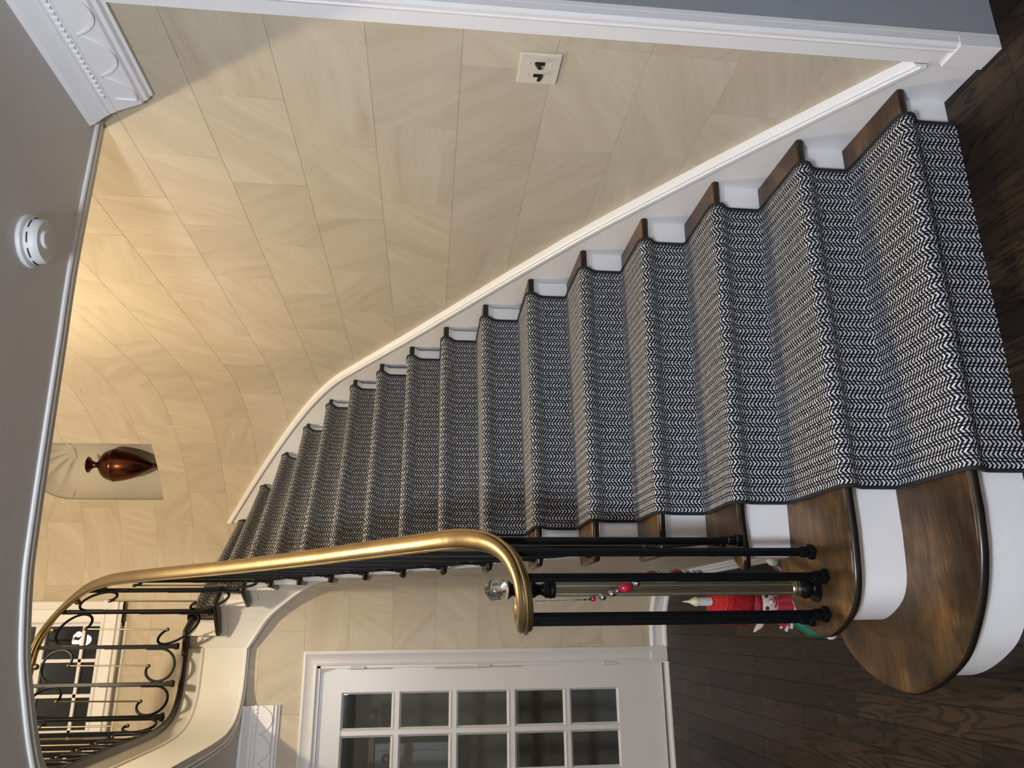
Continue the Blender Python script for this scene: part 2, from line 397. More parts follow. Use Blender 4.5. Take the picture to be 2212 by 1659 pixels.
# ------------------------------------------------------------------ floor
FX0, FX1, FY0, FY1 = -4.6, 3.2, -4.6, 3.26
floor = MB().box(FX0, FX1, FY0, 5.6, -.12, -.012).build('floor', M_FLOOR); tag(floor, kind='structure')
PWD = .083
plank_cache = {}
def plank(x, y0, y1):
    key = round(y1 - y0, 2)
    if key not in plank_cache:
        L = y1 - y0; hw = PWD / 2 - .0002; e = .0005
        v = [(-hw, 0, -.012), (hw, 0, -.012), (hw, L - .0004, -.012), (-hw, L - .0004, -.012), (-hw + e, e, 0), (hw - e, e, 0), (hw - e, L - e, 0), (-hw + e, L - e, 0)]
        uv = [(q[0], q[1]) for q in v]
        plank_cache[key] = MB().add(v, [(4, 5, 6, 7), (0, 1, 5, 4), (1, 2, 6, 5), (2, 3, 7, 6), (3, 0, 4, 7)], uv).mesh('plank', M_FLOOR, merge=False)
    o = bpy.data.objects.new('plank', plank_cache[key]); link(o, floor); o.location = (x, y0, 0)
rs = random.Random(3)
x = -3.05
while x < 1.0:
    ytop = 3.13 if x < -1.2 else (.12 if x > -1.6 else 3.13)
    if x > .3: ytop = .0
    y = -1.0 - rs.choice([0, .2, .4, .6])
    while y < ytop - .02:
        L = rs.choice([.6, .8, 1.0, 1.2, 1.4])
        y1 = y + L
        if y1 > ytop - .25: y1 = ytop
        if y1 > -.9: plank(x, y, y1)
        y = y1
    x += PWD

# ------------------------------------------------------------------ tiles on walls
TH = .2545; Z0T = .911 - 3 * TH; TL = .455
OFFS = [.41, .05, .335, .455, .245, .10, .37, .21, .02, .30, .44, .15, .27, .39, .08, .33, .19, .42]
NIC_P, NIC_R, NIC_Z0, NIC_ZS = 2.72 + 1.74 * math.radians(39.75) + P0, .252, 3.388, 4.02
def niche_iv(p):
    dx = abs(p - NIC_P)
    if dx >= NIC_R: return None
    return (NIC_Z0, NIC_ZS + math.sqrt(NIC_R ** 2 - dx ** 2))
def minus(iv, cut):
    out = []
    for a, b in iv:
        if cut is None or cut[1] <= a or cut[0] >= b: out.append((a, b)); continue
        if cut[0] > a: out.append((a, cut[0]))
        if cut[1] < b: out.append((cut[1], b))
    return out
tile_share = {}
NIC_BREAKS = [NIC_P + NIC_R * math.cos(pi * i / 48) for i in range(49)]
WIN_BREAKS = []
def tiles(parent, path, p0, p1, z0, z1, cuts, front, back, zmin=None, zmax=None, offp=0.0, straight_dir=None):
    """stone blocks: each its own mesh object with chamfered edges, joints 2 mm"""
    c = 0
    i0 = int(math.floor((z0 - Z0T) / TH)); i1 = int(math.ceil((z1 - Z0T) / TH))
    for i in range(i0, i1):
        za, zb = max(z0, Z0T + i * TH), min(z1, Z0T + (i + 1) * TH)
        if zb - za < .02: continue
        off = OFFS[(i - 3) % len(OFFS)] + offp
        k = math.floor((p0 - off) / TL)
        while True:
            a = max(p0, off + k * TL); b = min(p1, off + (k + 1) * TL); k += 1
            if a >= p1: break
            if b - a < .02: continue
            if zmin and zb < min(zmin(a), zmin(b)) - .02: continue
            if zmax and za > max(zmax(a), zmax(b)): continue
            g = .0004
            hit = any(cut((a + b) / 2 + q) is not None for cut in cuts for q in (-(b - a) / 2 + .003, 0, (b - a) / 2 - .003, -(b - a) / 4, (b - a) / 4))
            def iv(p):
                r = [(za + g, zb - g)]
                if zmax: r = [(s, min(e, zmax(p))) for s, e in r]
                for cut in cuts: r = minus(r, cut(p))
                return [q for q in r if q[1] - q[0] > .004]
            step = .0126 if hit else (.5 if straight_dir and b < straight_dir else .02)
            if straight_dir and not hit and not zmax and b < straight_dir:
                key = (id(path), round(b - a, 3), round(zb - za, 3))
                if key in tile_share:
                    src, sa, sz = tile_share[key]; o = bpy.data.objects.new('tile', src); link(o, parent)
                    pa, _, _ = path.at(a); ps_, _, _ = path.at(sa); o.location = (pa.x - ps_.x, pa.y - ps_.y, za - sz); c += 1
                    m = o.modifiers.new('bevel', 'BEVEL'); m.width = .0005; m.segments = 1; continue
            pl_ = frange(a + g, b - g, step)
            if hit: pl_ = sorted(set(frange(a + g, b - g, .05) + [q for q in NIC_BREAKS + WIN_BREAKS if path is WP and a + g + .001 < q < b - g - .001]))
            mb = strips(path, pl_, iv, front, back, (a, za))
            if not mb.f: continue
            o = mb.build('tile', M_STONE, parent, smooth=30)
            m = o.modifiers.new('bevel', 'BEVEL'); m.width = .0005; m.segments = 1; m.limit_method = 'ANGLE'
            c += 1
            if straight_dir and not hit and not zmax and b < straight_dir:
                tile_share[(id(path), round(b - a, 3), round(zb - za, 3))] = (o.data, a, za)
    return c

WIN_X0, WIN_X1, WIN_Z0, WIN_Z1 = -2.66, -1.40, 3.64, 4.86
WP_END = WP.near((-1.219, 4.284))
def win_cut(p):
    if p < WP_END: return None
    x = -1.219 - (p - WP_END)
    return (WIN_Z0, WIN_Z1) if WIN_X0 < x < WIN_X1 else None
UPC = 5.30
WIN_BREAKS += [WP_END + (-1.219 - WIN_X1), WP_END + (-1.219 - WIN_X0)]
ps = [0.0, P0] + frange(P0, P0 + 2.72, .34)[1:] + frange(P0 + 2.72, NIC_P - NIC_R, .06)[1:] + NIC_BREAKS[::-1][1:] + frange(NIC_P + NIC_R, WP_END, .06)[1:]
ps += [WP_END + (-1.219 - WIN_X1), WP_END + (-1.219 - WIN_X0), WP.l[-1]]
wall_right = strips(WP, ps, lambda p: minus(minus([(0, UPC)], niche_iv(p)), win_cut(p)), -.0218, -.16).build('wall_right', M_GROUT, smooth=30)
tag(wall_right, kind='structure')
def cap_low(p): return interp(p - P0, ZCAP) - .06 if p - P0 < 4.36 else LAND
nt_ = tiles(wall_right, WP, 0.0, WP.l[-1] - 1.0, 0.1, 5.09, [niche_iv, win_cut], -.020, -.0220, zmin=cap_low, offp=P0, straight_dir=P0 + 2.70)

# niche: fluted half dome over a half-round recess
pc, tc_, nc_ = WP.at(NIC_P)
def npt(u, z, d): q = pc + tc_ * u - nc_ * (d + .02); return (q.x, q.y, z)
nb = MB(); NA = 40; DEP = .21
def back_d(c): return DEP * math.sqrt(max(0, 1 - c * c))
vv = []; ff = []
zs = [NIC_Z0] + [NIC_Z0 + (NIC_ZS - NIC_Z0) * i / 4 for i in range(1, 5)]
for j, z_ in enumerate(zs):
    for i in range(NA + 1):
        c = math.cos(pi * i / NA); vv.append(npt(c * NIC_R, z_, back_d(c)))
for j in range(len(zs) - 1):
    for i in range(NA): ff.append((j * (NA + 1) + i, j * (NA + 1) + i + 1, (j + 1) * (NA + 1) + i + 1, (j + 1) * (NA + 1) + i))
nb.add(vv, ff)
vv = []; ff = []; NR = 14; NP = 90
for j in range(NR + 1):
    rho = 1 - j / NR * .999
    for i in range(NP + 1):
        psi = pi * i / NP
        fl = abs(math.sin(psi * 6.5)) if rho > .27 else 0
        edge_ = min(1, math.sin(psi) * 5)
        amp = .022 * min(1, max(0, (rho - .27) / .08)) * (1 if rho < .9 else max(.0, (1 - rho) / .1))
        d_ = DEP * math.sqrt(max(0, 1 - rho * rho)) - ((.010 if rho <= .27 else 0) - amp * (fl - .5)) * edge_
        vv.append(npt(math.cos(psi) * NIC_R * rho, NIC_ZS + math.sin(psi) * NIC_R * rho, max(0, d_)))
for j in range(NR):
    for i in range(NP): ff.append((j * (NP + 1) + i, j * (NP + 1) + i + 1, (j + 1) * (NP + 1) + i + 1, (j + 1) * (NP + 1) + i))
nb.add(vv, ff)
M_NICHE = simple('niche_plaster', (.47, .43, .355), .7, bump=.1, bscale=60, var=.04)
niche = nb.build('shell_niche', M_NICHE, wall_right, smooth=50)
si = MB(); poly = [npt(math.cos(pi * i / NA) * NIC_R, 0, back_d(math.cos(pi * i / NA)))[:2] for i in range(NA + 1)]
si.prism(poly, NIC_Z0 - .03, NIC_Z0); si.build('niche_sill', M_NICHE, wall_right)

# ------------------------------------------------------------------ ceilings and the gallery slab
outl = WELLC + [(-1.56, 3.132), (FX0, 3.132), (FX0, FY0), (.03, FY0)]
ceil = MB().prism(outl, 2.5, 2.54).build('ceiling', M_CEIL); tag(ceil, kind='structure')
arcw = [WP.at(p)[0] for p in frange(WP.near(W_[15]), WP_END, .08)]
slab = [(a, b) for a, b in WELLC] + [(-1.50, 3.10), (-.62, 4.19)] + [(q.x, q.y) for q in arcw] + [(-3.9, 4.284), (-3.9, -1.3), (.03, -1.3)]
land = MB().prism(slab, 2.54, LAND - .012).build('floor_landing', M_FLOOR); tag(land, kind='structure')
cu = MB().box(-4.0, .16, -1.4, 4.5, UPC, UPC + .1).build('ceiling_upper', M_CEIL); tag(cu, kind='structure')
wl = MB().box(-4.0, -3.9, -1.4, 4.45, 2.54, UPC).build('wall_upper_left', M_PLASTER); tag(wl, kind='structure')
wn = MB().box(-3.9, .16, -1.4, -1.3, 2.54, UPC).build('wall_upper_front', M_PLASTER); tag(wn, kind='structure')
wq = MB().box(.02, .16, -1.3, -.10, 2.54, UPC).build('wall_upper_right', M_PLASTER); tag(wq, kind='structure')
# fascia of the well with bead mouldings, and the dark nosing round its rim
FPATH = [(p[0], p[1]) for p in WELLC]
fas = MB(); pr = [(0, 2.499), (0.010, 2.499), (0.010, 2.510), (.005, 2.518), (.005, 2.530), (.004, 2.54), (.004, 2.735), (.010, 2.745), (.010, 2.762), (.022, 2.785), (.026, 2.81), (.026, 2.822), (-.02, 2.822), (-.02, 2.5)]
fas.sweep([(a, b, 0) for a, b in FPATH], pr)
# the sweep's right-hand side must face into the well: path runs anticlockwise seen from above
fascia = fas.build('fascia', M_TRIMC, land, smooth=30)
nosr = MB().sweep([(a, b, 0) for a, b in FPATH], [(-.05, LAND - .027), (.045, LAND - .027), (.055, LAND - .021), (.058, LAND - .013), (.055, LAND - .005), (.045, LAND), (-.05, LAND)])
nosr.build('gallery_nosing', M_TREADEDGE, land, smooth=40)
# double bead on the ceiling round the opening
CPATH = [q for q in WELLC if True]
for k, off in enumerate((-.024, -.042)):
    bd = MB().sweep([(a, b, 2.5) for a, b in CPATH], [(off * 1 + .006, .002), (off + .006, -.006), (off + .002, -.009), (off - .002, -.009), (off - .006, -.006), (off - .006, .002)])
    bd.build('bead_moulding', M_WHITE, ceil, smooth=40)

# ------------------------------------------------------------------ under-stair wall and back wall
UR = .364; UX = -1.180; BY = 3.120
UPTS = [(UX, .75), (UX, 2.0), (UX, BY - UR)] + [(UX - UR + UR * math.cos(a), BY - UR + UR * math.sin(a)) for a in [math.radians(90 * i / 14) for i in range(1, 15)]] + [(-4.6, BY)]
UP_ = Path2(UPTS); U_ARC = BY - UR - .75; U_END = U_ARC + UR * pi / 2
def utop(p):
    y = .75 + p
    if p <= U_ARC: return min(interp(y, [(.6, .30), (.83, .40), (1.25, .74), (1.98, 1.43), (2.53, 2.0), (2.8, 2.24)]) - .0, 2.5)
    if p <= U_END: return interp((p - U_ARC) / (U_END - U_ARC) * 90, [(0, 2.21), (45, 2.40), (70, 2.5), (90, 2.5)])
    return 2.5
DX0, DX1, DZ1 = -2.64, -1.672, 2.092
def door_cut(p):
    x = UX - UR - (p - U_END)
    return (-1, DZ1) if p > U_END and DX0 < x < DX1 else None
ps = frange(0, U_ARC, .1) + frange(U_ARC, U_END, .04)[1:] + [U_END + (UX - UR - DX1), U_END + (UX - UR - DX0), UP_.l[-1]]
wall_back = strips(UP_, ps, lambda p: minus([(0, utop(p))], door_cut(p)), -.0018, -.13).build('wall_back', M_GROUT, smooth=30); tag(wall_back, kind='structure')
tiles(wall_back, UP_, 0, U_END + 1.3, .05, 2.5, [door_cut], 0, -.0020, zmax=utop, offp=.13)
# baseboard sweeping round the foot of that wall
bbp = [UP_.at(p)[0] for p in [0, .6, 1.2, U_ARC - .01] + frange(U_ARC, U_END, .05)] + [Vector((-1.584, BY))]
bb = MB().sweep([(q.x, q.y, 0) for q in bbp], [(0, 0), (-.026, 0), (-.026, .012), (-.020, .020), (-.014, .022), (-.014, .078), (-.022, .082), (-.022, .089), (-.012, .096), (-.010, .103), (0, .103)])
tag(bb.build('baseboard_back', M_WHITE, smooth=30), kind='structure')

# cornice with swags
def cornice(name, A, B, rake=0):
    A = Vector(A); B = Vector(B); t = (B - A).normalized()
    prof = [(0, -.205), (-.010, -.205), (-.012, -.196), (-.022, -.190), (-.022, -.178), (-.030, -.172), (-.030, -.090), (-.033, -.086), (-.033, -.066), (-.037, -.062), (-.037, -.054), (-.041, -.044), (-.049, -.026), (-.054, -.016), (-.054, -.006), (-.056, 0), (0, 0)]
    m = MB().sweep([(A.x, A.y, 2.5), (B.x, B.y, 2.5)], prof)
    if rake:                                # the end is cut back towards the bottom
        m.v = [(v_[0], v_[1] + (rake * (v_[2] - 2.295) / .205 if abs(v_[1] - B.y) < 1e-4 else 0), v_[2]) for v_ in m.v]
    o = m.build(name, M_WHITE, smooth=25)
    n = Vector((-t.y, t.x)); L = (B - A).length; sw = .150; k = 0
    while (k + 1) * sw <= L + .1:
        pts = []
        for i in range(13):
            x_ = -.5 + i / 12
            pp = A + t * min((k + .5 + x_) * sw, L) + n * .031
            pts.append((pp.x, pp.y, 2.5 - .168 + .062 * (abs(2 * x_) ** 2.2)))
        s_ = MB().tube(pts, .0045, 6).build('swag', M_WHITE, o, smooth=60); k += 1
    k = 0
    while k * .019 < L:
        pp = A + t * k * .019 + n * .036
        MBD.obox((pp.x, pp.y, 2.5 - .0765), t.to_3d() * .0035, n.to_3d() * .004, (0, 0, .006)); k += 1
    return o
MBD = MB()
c1 = cornice('trim_1', (.018, -3.0), (.018, .245), .10); tag(c1, kind='structure'); tag(MBD.build('bead_row', M_WHITE, c1), kind='stuff')
MBD = MB()
c2 = cornice('trim_2', (-1.872, BY), (-4.5, BY)); tag(c2, kind='structure'); tag(MBD.build('bead_row', M_WHITE, c2), kind='stuff')

# ------------------------------------------------------------------ cased opening at the near end of the stair wall
cas = [(0.03, 0), (.03, -.02), (-.004, -.02)]
tr = MB().sweep([(.02, -.104, 0.118), (.02, -.104, 2.5 - .2)], [(0, 0), (0, .022), (.046, .022), (.050, .027), (.056, .030), (.062, .027), (.066, .029), (.074, .029), (.080, .020), (.080, 0)], up=(-1, 0, 0))
TR = tr.build('trim_3', M_WHITE, smooth=30); tag(TR, kind='structure')
MB().box(-.012, .022, -.186, -.104, 0, .118).build('plinth', M_WHITE, TR, bevel=.002)
MB().box(.021, .034, -.185, -.100, 0, 2.5).build('jamb_edge', M_WHITE, TR)
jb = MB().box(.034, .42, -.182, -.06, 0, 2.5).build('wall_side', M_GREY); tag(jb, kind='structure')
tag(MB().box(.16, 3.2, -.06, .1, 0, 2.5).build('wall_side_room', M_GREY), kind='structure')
tag(MB().box(3.2, 3.3, FY0, .1, 0, 2.5).build('wall_side_end', M_PLASTER), kind='structure')
tag(MB().box(.04, 3.3, FY0, .1, 2.5, 2.54).build('ceiling_side', M_CEIL), kind='structure')
tag(MB().box(FX0 - .1, FX0, FY0, BY, 0, 2.5).build('wall_left', M_PLASTER), kind='structure')
tag(MB().box(FX0 - .1, 3.3, FY0 - .1, FY0, 0, 2.5).build('wall_front', M_PLASTER), kind='structure')
tag(MB().box(.02, .16, FY0, -2.0, 0, 2.5).build('wall_right_front', M_PLASTER), kind='structure')
tag(MB().box(.02, .16, -2.0, -.184, 2.28, 2.5).build('wall_right_header', M_PLASTER), kind='structure')

# ------------------------------------------------------------------ staircase
stair = empty('staircase', (0, 0, 0)); tag(stair, 'curved staircase with dark oak treads and white painted risers', 'staircase')
TT = .027
def offset_poly(pts, d):                     # polyline offset to the right of travel
    out = []
    P = [Vector(p) for p in pts]
    for i, p in enumerate(P):
        a = (P[i] - P[i - 1]).normalized() if i > 0 else None; b = (P[i + 1] - P[i]).normalized() if i < len(P) - 1 else None
        t = (a + b).normalized() if a is not None and b is not None else (a if a is not None else b)
        out.append(p + Vector((t.y, -t.x)) * d)
    return out
def round_tread(name, poly, z, mat=None):
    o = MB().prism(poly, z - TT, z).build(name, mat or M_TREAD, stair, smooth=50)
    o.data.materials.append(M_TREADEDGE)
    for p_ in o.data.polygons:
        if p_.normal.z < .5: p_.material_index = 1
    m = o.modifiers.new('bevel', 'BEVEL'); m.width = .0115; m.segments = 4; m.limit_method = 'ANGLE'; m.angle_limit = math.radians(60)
    return o
F1 = [(-1.2, .016), (-1.306, .031), (-1.411, .069), (-1.516, .139), (-1.572, .206), (-1.623, .31), (-1.642, .414), (-1.621, .54), (-1.57, .648), (-1.511, .712), (-1.41, .775), (-1.30, .82), (-1.19, .85)]
F2 = [(-1.225, .271), (-1.344, .285), (-1.414, .318), (-1.461, .378), (-1.492, .461), (-1.486, .539), (-1.447, .613), (-1.38, .668), (-1.28, .705), (-1.19, .73)]
F1 = [(p.x, p.y) for p in catmull([(a, b, 0) for a, b in F1], 4)]; F2 = [(p.x, p.y) for p in catmull([(a, b, 0) for a, b in F2], 4)]
def tread_mats(o):
    pass
round_tread('tread', [(.004, 0)] + F1 + [(.004, .85)], H)
round_tread('tread', [(.004, .253)] + F2 + [(.004, .73)], 2 * H)
def riser_path(front): return offset_poly(front, .034)
for k, FF in ((1, F1), (2, F2)):
    rp = [(0.0, W_[k - 1][1] + .034)] + [tuple(q) for q in [Vector((p[0], p[1])) for p in FF]]
    # inset the nosing line by 34 mm towards the stair
    base = [(0.0, W_[k - 1][1])] + FF
    rp = offset_poly(base, .046)
    rp[0].x = 0
    path = [(q.x, q.y, 0) for q in rp]
    MB().sweep(path, [(0, (k - 1) * H), (0, k * H - TT), (.014, k * H - TT), (.014, (k - 1) * H)]).build('riser', M_WHITE, stair, smooth=40)
    if k == 2:                              # strip of moulding under the bullnose of the second tread
        seg = [q for q in rp if q.x < -1.27][:22]
        MB().sweep([(q.x, q.y, 0) for q in seg], [(0, k * H - TT - .020), (-.010, k * H - TT - .016), (-.014, k * H - TT - .004), (-.014, k * H - TT), (0, k * H - TT)]).build('scotia', M_WHITE, stair, smooth=60)
# stringer path (outer face)
SP = Path2([(-1.196, .60), (-1.196, 1.4), (-1.196, 2.0), (-1.196, 2.55)] + [(p.x, p.y) for p in catmull([(-1.196, 2.55, 0), (-1.200, 2.65, 0), (-1.214, 2.755, 0), (-1.246, 2.866, 0), (-1.302, 2.955, 0), (-1.38, 3.022, 0), (-1.47, 3.063, 0), (-1.56, 3.082, 0)], 5)][1:])
PR = {}
for k in range(3, 17):
    a, d, f, L = nos(k); q = a + d * (L - .03) + f * .034; PR[k] = SP.near((q.x, q.y))
PR[17] = SP.l[-1]
def sbot(p):
    q = SP.at(p)[0]
    if p <= 1.9: return interp(q.y, [(.6, .16), (.83, .36), (1.25, .72), (1.98, 1.43), (2.35, 1.80), (2.5, 1.93)])
    return interp(p, [(1.9, 1.90), (2.1, 2.055), (2.25, 2.16), (2.38, 2.275), (2.50, 2.395), (SP.l[-1], 2.5)])
for k in range(3, 16):
    a, d, f, L = nos(k); a2, d2, f2, L2 = nos(k + 1); z = k * H
    A = a + Vector((.006, 0)) if k < 11 else a - d * .006
    if k == 3:
        side = [(-1.15, .580), (-1.262, .572), (-1.294, .578), (-1.303, .596), (-1.293, .620), (-1.262, .665), (-1.247, .72), (-1.242, .80), (-1.24, .875)]
    else:
        b = a + d * L; b2 = a2 + d2 * L2
        e = b2 + (b2 - b).normalized() * .045
        side = [tuple(b + d * -.016), tuple(b + d * -.004 + f * .004), tuple(b + f * .016), tuple(b2), tuple(e)]
    bk = a2 + f2 * .045
    tip_in = a2 + d2 * (L2 - .07) + f2 * .045
    poly = [tuple(A)] + side + [tuple(tip_in), (bk.x + (.006 if k < 11 else 0), bk.y)]
    t_ = round_tread('tread', poly, z)
    # scotia under the nosing and its return along the outer end
    s0 = a + f * .034; s1 = a + d * (L - .044) + f * .034
    sc = MB().sweep([(s0.x, s0.y, 0), (s1.x, s1.y, 0)], [(0, z - TT), (-.018, z - TT), (-.018, z - TT - .007), (-.012, z - TT - .009), (-.007, z - TT - .017), (-.005, z - TT - .024), (0, z - TT - .024)])
    sc.build('scotia', M_WHITE, t_, smooth=40)
    pts = [SP.at(p)[0] for p in frange(PR[k], min(PR[k + 1] + .02, SP.l[-1]), .04)]
    MB().sweep([(q.x, q.y, 0) for q in pts], [(0, z - TT), (-.024, z - TT), (-.024, z - TT - .007), (-.017, z - TT - .010), (-.011, z - TT - .022), (-.009, z - TT - .031), (0, z - TT - .031)]).build('return_moulding', M_TRIMC, t_, smooth=40)
MB().sweep([(0, .542, 0), (-1.20, .619, 0), (-1.238, .624, 0), (-1.258, .640, 0), (-1.262, .665, 0), (-1.245, .700, 0), (-1.205, .760, 0), (-1.196, .80, 0)], [(0, 2 * H), (0, 3 * H - TT), (.012, 3 * H - TT), (.012, 2 * H)]).build('riser', M_WHITE, stair, smooth=40)
for k in range(4, 17):
    a, d, f, L = nos(k); z = k * H
    s0 = a + f * .034; s1 = a + d * (L - .044 if k < 16 else L - .02) + f * .034
    s0 = s0 + d * 0
    MB().sweep([(s0.x, s0.y, 0), (s1.x, s1.y, 0)], [(0, z - H), (0, z - TT), (.012, z - TT), (.012, z - H)]).build('riser', M_WHITE, stair)
# landing nosing (sixteenth)
a, d, f, L = nos(16)
b = a + d * L
poly = [tuple(a - d * .006), tuple(b + d * -.016), tuple(b + f * .012), (-1.54, 3.012), (-1.60, 3.016), (-1.60, 3.09), (-1.45, 3.14), tuple(a + f * .10)]
round_tread('landing_tread', poly, LAND)
# stringer
def st_iv(p):
    if p < .16: return []
    k = 3
    for q in range(3, 17):
        if p >= PR[q]: k = q
    top = min(k, 16) * H - TT
    return [(sbot(p), top)] if top > sbot(p) else []
ps = sorted(set([0.0, .16] + [PR[k] for k in range(3, 18)] + frange(0, SP.l[-1], .05)))
ps = [q for i, q in enumerate(ps) if i == 0 or q - ps[i - 1] > 1e-4]
strips(SP, ps, st_iv, 0, -.02).build('stringer', M_TRIMC, stair, smooth=30)
bead = [(SP.at(p)[0].x, SP.at(p)[0].y, sbot(p)) for p in frange(1.3, SP.l[-1], .04)]
MB().sweep(bead, [(.02, -.006), (-.006, -.006), (-.009, .002), (-.006, .010), (.02, .010)]).build('stringer_bead', M_TRIMC, stair, smooth=50)
sf = MB(); v = []
for p in frange(1.2, SP.l[-1], .05):
    q, t, n = SP.at(p); i_ = q + Vector((.55, .40)).normalized() * .75
    v += [(q.x, q.y, sbot(p) + .002), (i_.x, i_.y, sbot(p) + .002)]
sf.add(v, [(2 * i, 2 * i + 1, 2 * i + 3, 2 * i + 2) for i in range(len(v) // 2 - 1)])
o = sf.build('soffit', M_CEIL, stair, smooth=60); m = o.modifiers.new('solid', 'SOLIDIFY'); m.thickness = .02; m.offset = 1
# brackets: S-curved flat scrolls on the stringer below each tread end
def bdepth(x):
    if x < .30: return .150 - .05 * (x / .30) ** 2
    if x < .42: return .100 - .035 * math.sin((x - .30) / .12 * pi / 2)
    s_ = (x - .42) / .58
    return .065 - .048 * (s_ * s_ * (3 - 2 * s_)) + .008 * math.sin(s_ * pi)
for k in range(6, 16):
    p0, p1 = PR[k] + .004, PR[k + 1] - .002
    strips(SP, frange(p0, p1, (p1 - p0) / 16), lambda p: [(k * H - TT - bdepth((p - p0) / (p1 - p0)), k * H - TT)], .007, -.002).build('bracket', M_TRIMC, stair, smooth=30)
p0, p1 = PR[16] + .004, SP.l[-1] - .01
strips(SP, frange(p0, p1 , (p1 - p0) / 16), lambda p: [(LAND - TT - bdepth((p - p0) / (p1 - p0)), LAND - TT)], .007, -.002).build('bracket', M_TRIMC, stair, smooth=30)
# skirt board on the wall, with its moulded cap
ps = [.0] + frange(.06, P0 + 2.72, .15) + frange(P0 + 2.72, P0 + 4.352, .05)[1:]
strips_sk = MB()
sk_pts = []
for pa, pb in zip(ps, ps[1:]):
    va, ta, na = WP.at(pa); vb, tb, nb2 = WP.at(pb - 1e-6)
    za, zb = interp(pa - P0, ZCAP), interp(pb - P0, ZCAP)
    la, lb = max(0, za - .42), max(0, zb - .42)
    ka, kb = va - na * .031, vb - nb2 * .031
    strips_sk.add([(va.x, va.y, la), (vb.x, vb.y, lb), (vb.x, vb.y, zb), (va.x, va.y, za), (ka.x, ka.y, la), (kb.x, kb.y, lb), (kb.x, kb.y, zb), (ka.x, ka.y, za)],
                  [(1, 0, 3, 2), (0, 1, 5, 4), (3, 7, 6, 2)] + ([(0, 4, 7, 3)] if pa == ps[0] else []) + ([(1, 2, 6, 5)] if pb == ps[-1] else []))
strips_sk.build('skirt_board', M_WHITE, stair, smooth=30)
cp = [(WP.at(p)[0].x, WP.at(p)[0].y, interp(p - P0, ZCAP)) for p in ps]
MB().sweep(cp, [(.030, .004), (-.004, .004), (-.010, -.001), (-.011, -.010), (-.016, -.013), (-.016, -.028), (-.008, -.033), (0.002, -.035), (.030, -.035)]).build('skirt_cap', M_WHITE, stair, smooth=40)

# ------------------------------------------------------------------ stair runner
runner = empty('stair_runner', (-.6, .03, 0)); tag(runner, 'black and white chevron carpet runner with black binding climbing the stairs', 'carpet')
RIN = [(1, .098), (4, .095), (6, .080), (10, .072), (14, .055), (16, .05)]
def rpt(k, r, foff, z):
    a, d, f, L = nos(k)
    if k <= 2: pass
    q = a + d * r + f * foff; return Vector((q.x - runner.location.x, q.y - runner.location.y, z))
def run_profile(r_of):
    out = []
    for k in range(1, 17):
        z = k * H; r = r_of(k); zb = (k - 1) * H
        for fo, zz in ((.020, zb + (.001 if k == 1 else .013)), (.021, zb + .03), (.021, zb + .09), (.020, z - .062), (.012, z - .046), (.000, z - .036), (-.009, z - .027), (-.014, z - .014), (-.012, z - .002), (-.003, z + .008), (.014, z + .011), (.05, z + .010)):
            out.append(rpt(k, r, fo, zz))
        if k < 16:
            nxt = rpt(k + 1, r_of(k + 1), -.03, z + .010); out.append(nxt)
            out.append(rpt(k + 1, r_of(k + 1), .004, z + .0095))
        else:
            out.append(rpt(k, r, .30, z + .010))
    return out
NC = 20; WID = 1.0
def rleft(k): return max(interp(k, RIN) + WID, (nos(k)[3] - .15) if k > 4 else 0)
rows = [run_profile(lambda k, c=c: interp(k, RIN) + (rleft(k) - interp(k, RIN)) * c / NC) for c in range(NC + 1)]
n = len(rows[0]); mbr = MB(); vl = [0.0]
midr = rows[NC // 2]
for a, b in zip(midr, midr[1:]): vl.append(vl[-1] + (b - a).length)
V = []; UV = []
for c in range(NC + 1):
    for i in range(n): V.append(rows[c][i]); UV.append((WID * c / NC + 6, vl[i] + 1))
mbr.add(V, [(c * n + i, c * n + i + 1, (c + 1) * n + i + 1, (c + 1) * n + i) for c in range(NC) for i in range(n - 1)], UV)
o = mbr.build('pile', M_CARPET, runner, smooth=75, merge=False)
bmf = bmesh.new(); bmf.from_mesh(o.data); bmesh.ops.recalc_face_normals(bmf, faces=bmf.faces); bmf.to_mesh(o.data); bmf.free()
for side in (0, 1):
    pth = run_profile(lambda k: rleft(k) + .003 if side else interp(k, RIN) - .003)
    MB().tube(pth, .0055, 8).build('binding', M_BIND, runner, smooth=60)

# ------------------------------------------------------------------ balustrade
bal = empty('balustrade', (-1.205, .6, 0)); tag(bal, 'black iron balustrade with brass handrail and scrolled bays', 'balustrade')
BL = bal.location
def B(p): return (p[0] - BL.x, p[1] - BL.y, p[2])
RX = -1.205
railp = [(-1.372, .553, 1.213), (-1.405, .562, 1.213), (-1.437, .540, 1.213), (-1.449, .495, 1.214), (-1.430, .445, 1.217), (-1.385, .420, 1.222), (-1.33, .426, 1.232), (-1.275, .463, 1.255), (-1.235, .515, 1.295), (-1.213, .575, 1.352),
         (RX, .640, 1.418), (RX, .755, 1.512), (RX, .964, 1.676), (RX, 1.211, 1.868), (RX, 1.45, 2.070), (RX, 1.72, 2.308), (RX, 1.96, 2.545), (RX, 2.16, 2.748), (RX, 2.45, 3.015), (-1.213, 2.60, 3.155), (-1.243, 2.74, 3.295), (-1.315, 2.86, 3.43), (-1.42, 2.94, 3.545), (-1.544, 2.962, 3.605), (-1.70, 2.962, 3.622)]
railp += [(-1.83, 2.92, 3.625), (-1.925, 2.80, 3.625), (-1.955, 2.60, 3.625), (-1.96, 2.3, 3.625), (-1.96, 1.9, 3.625), (-1.96, 1.5, 3.625), (-1.94, 1.15, 3.625), (-1.86, .88, 3.625)]
RAIL = catmull(railp, 6)
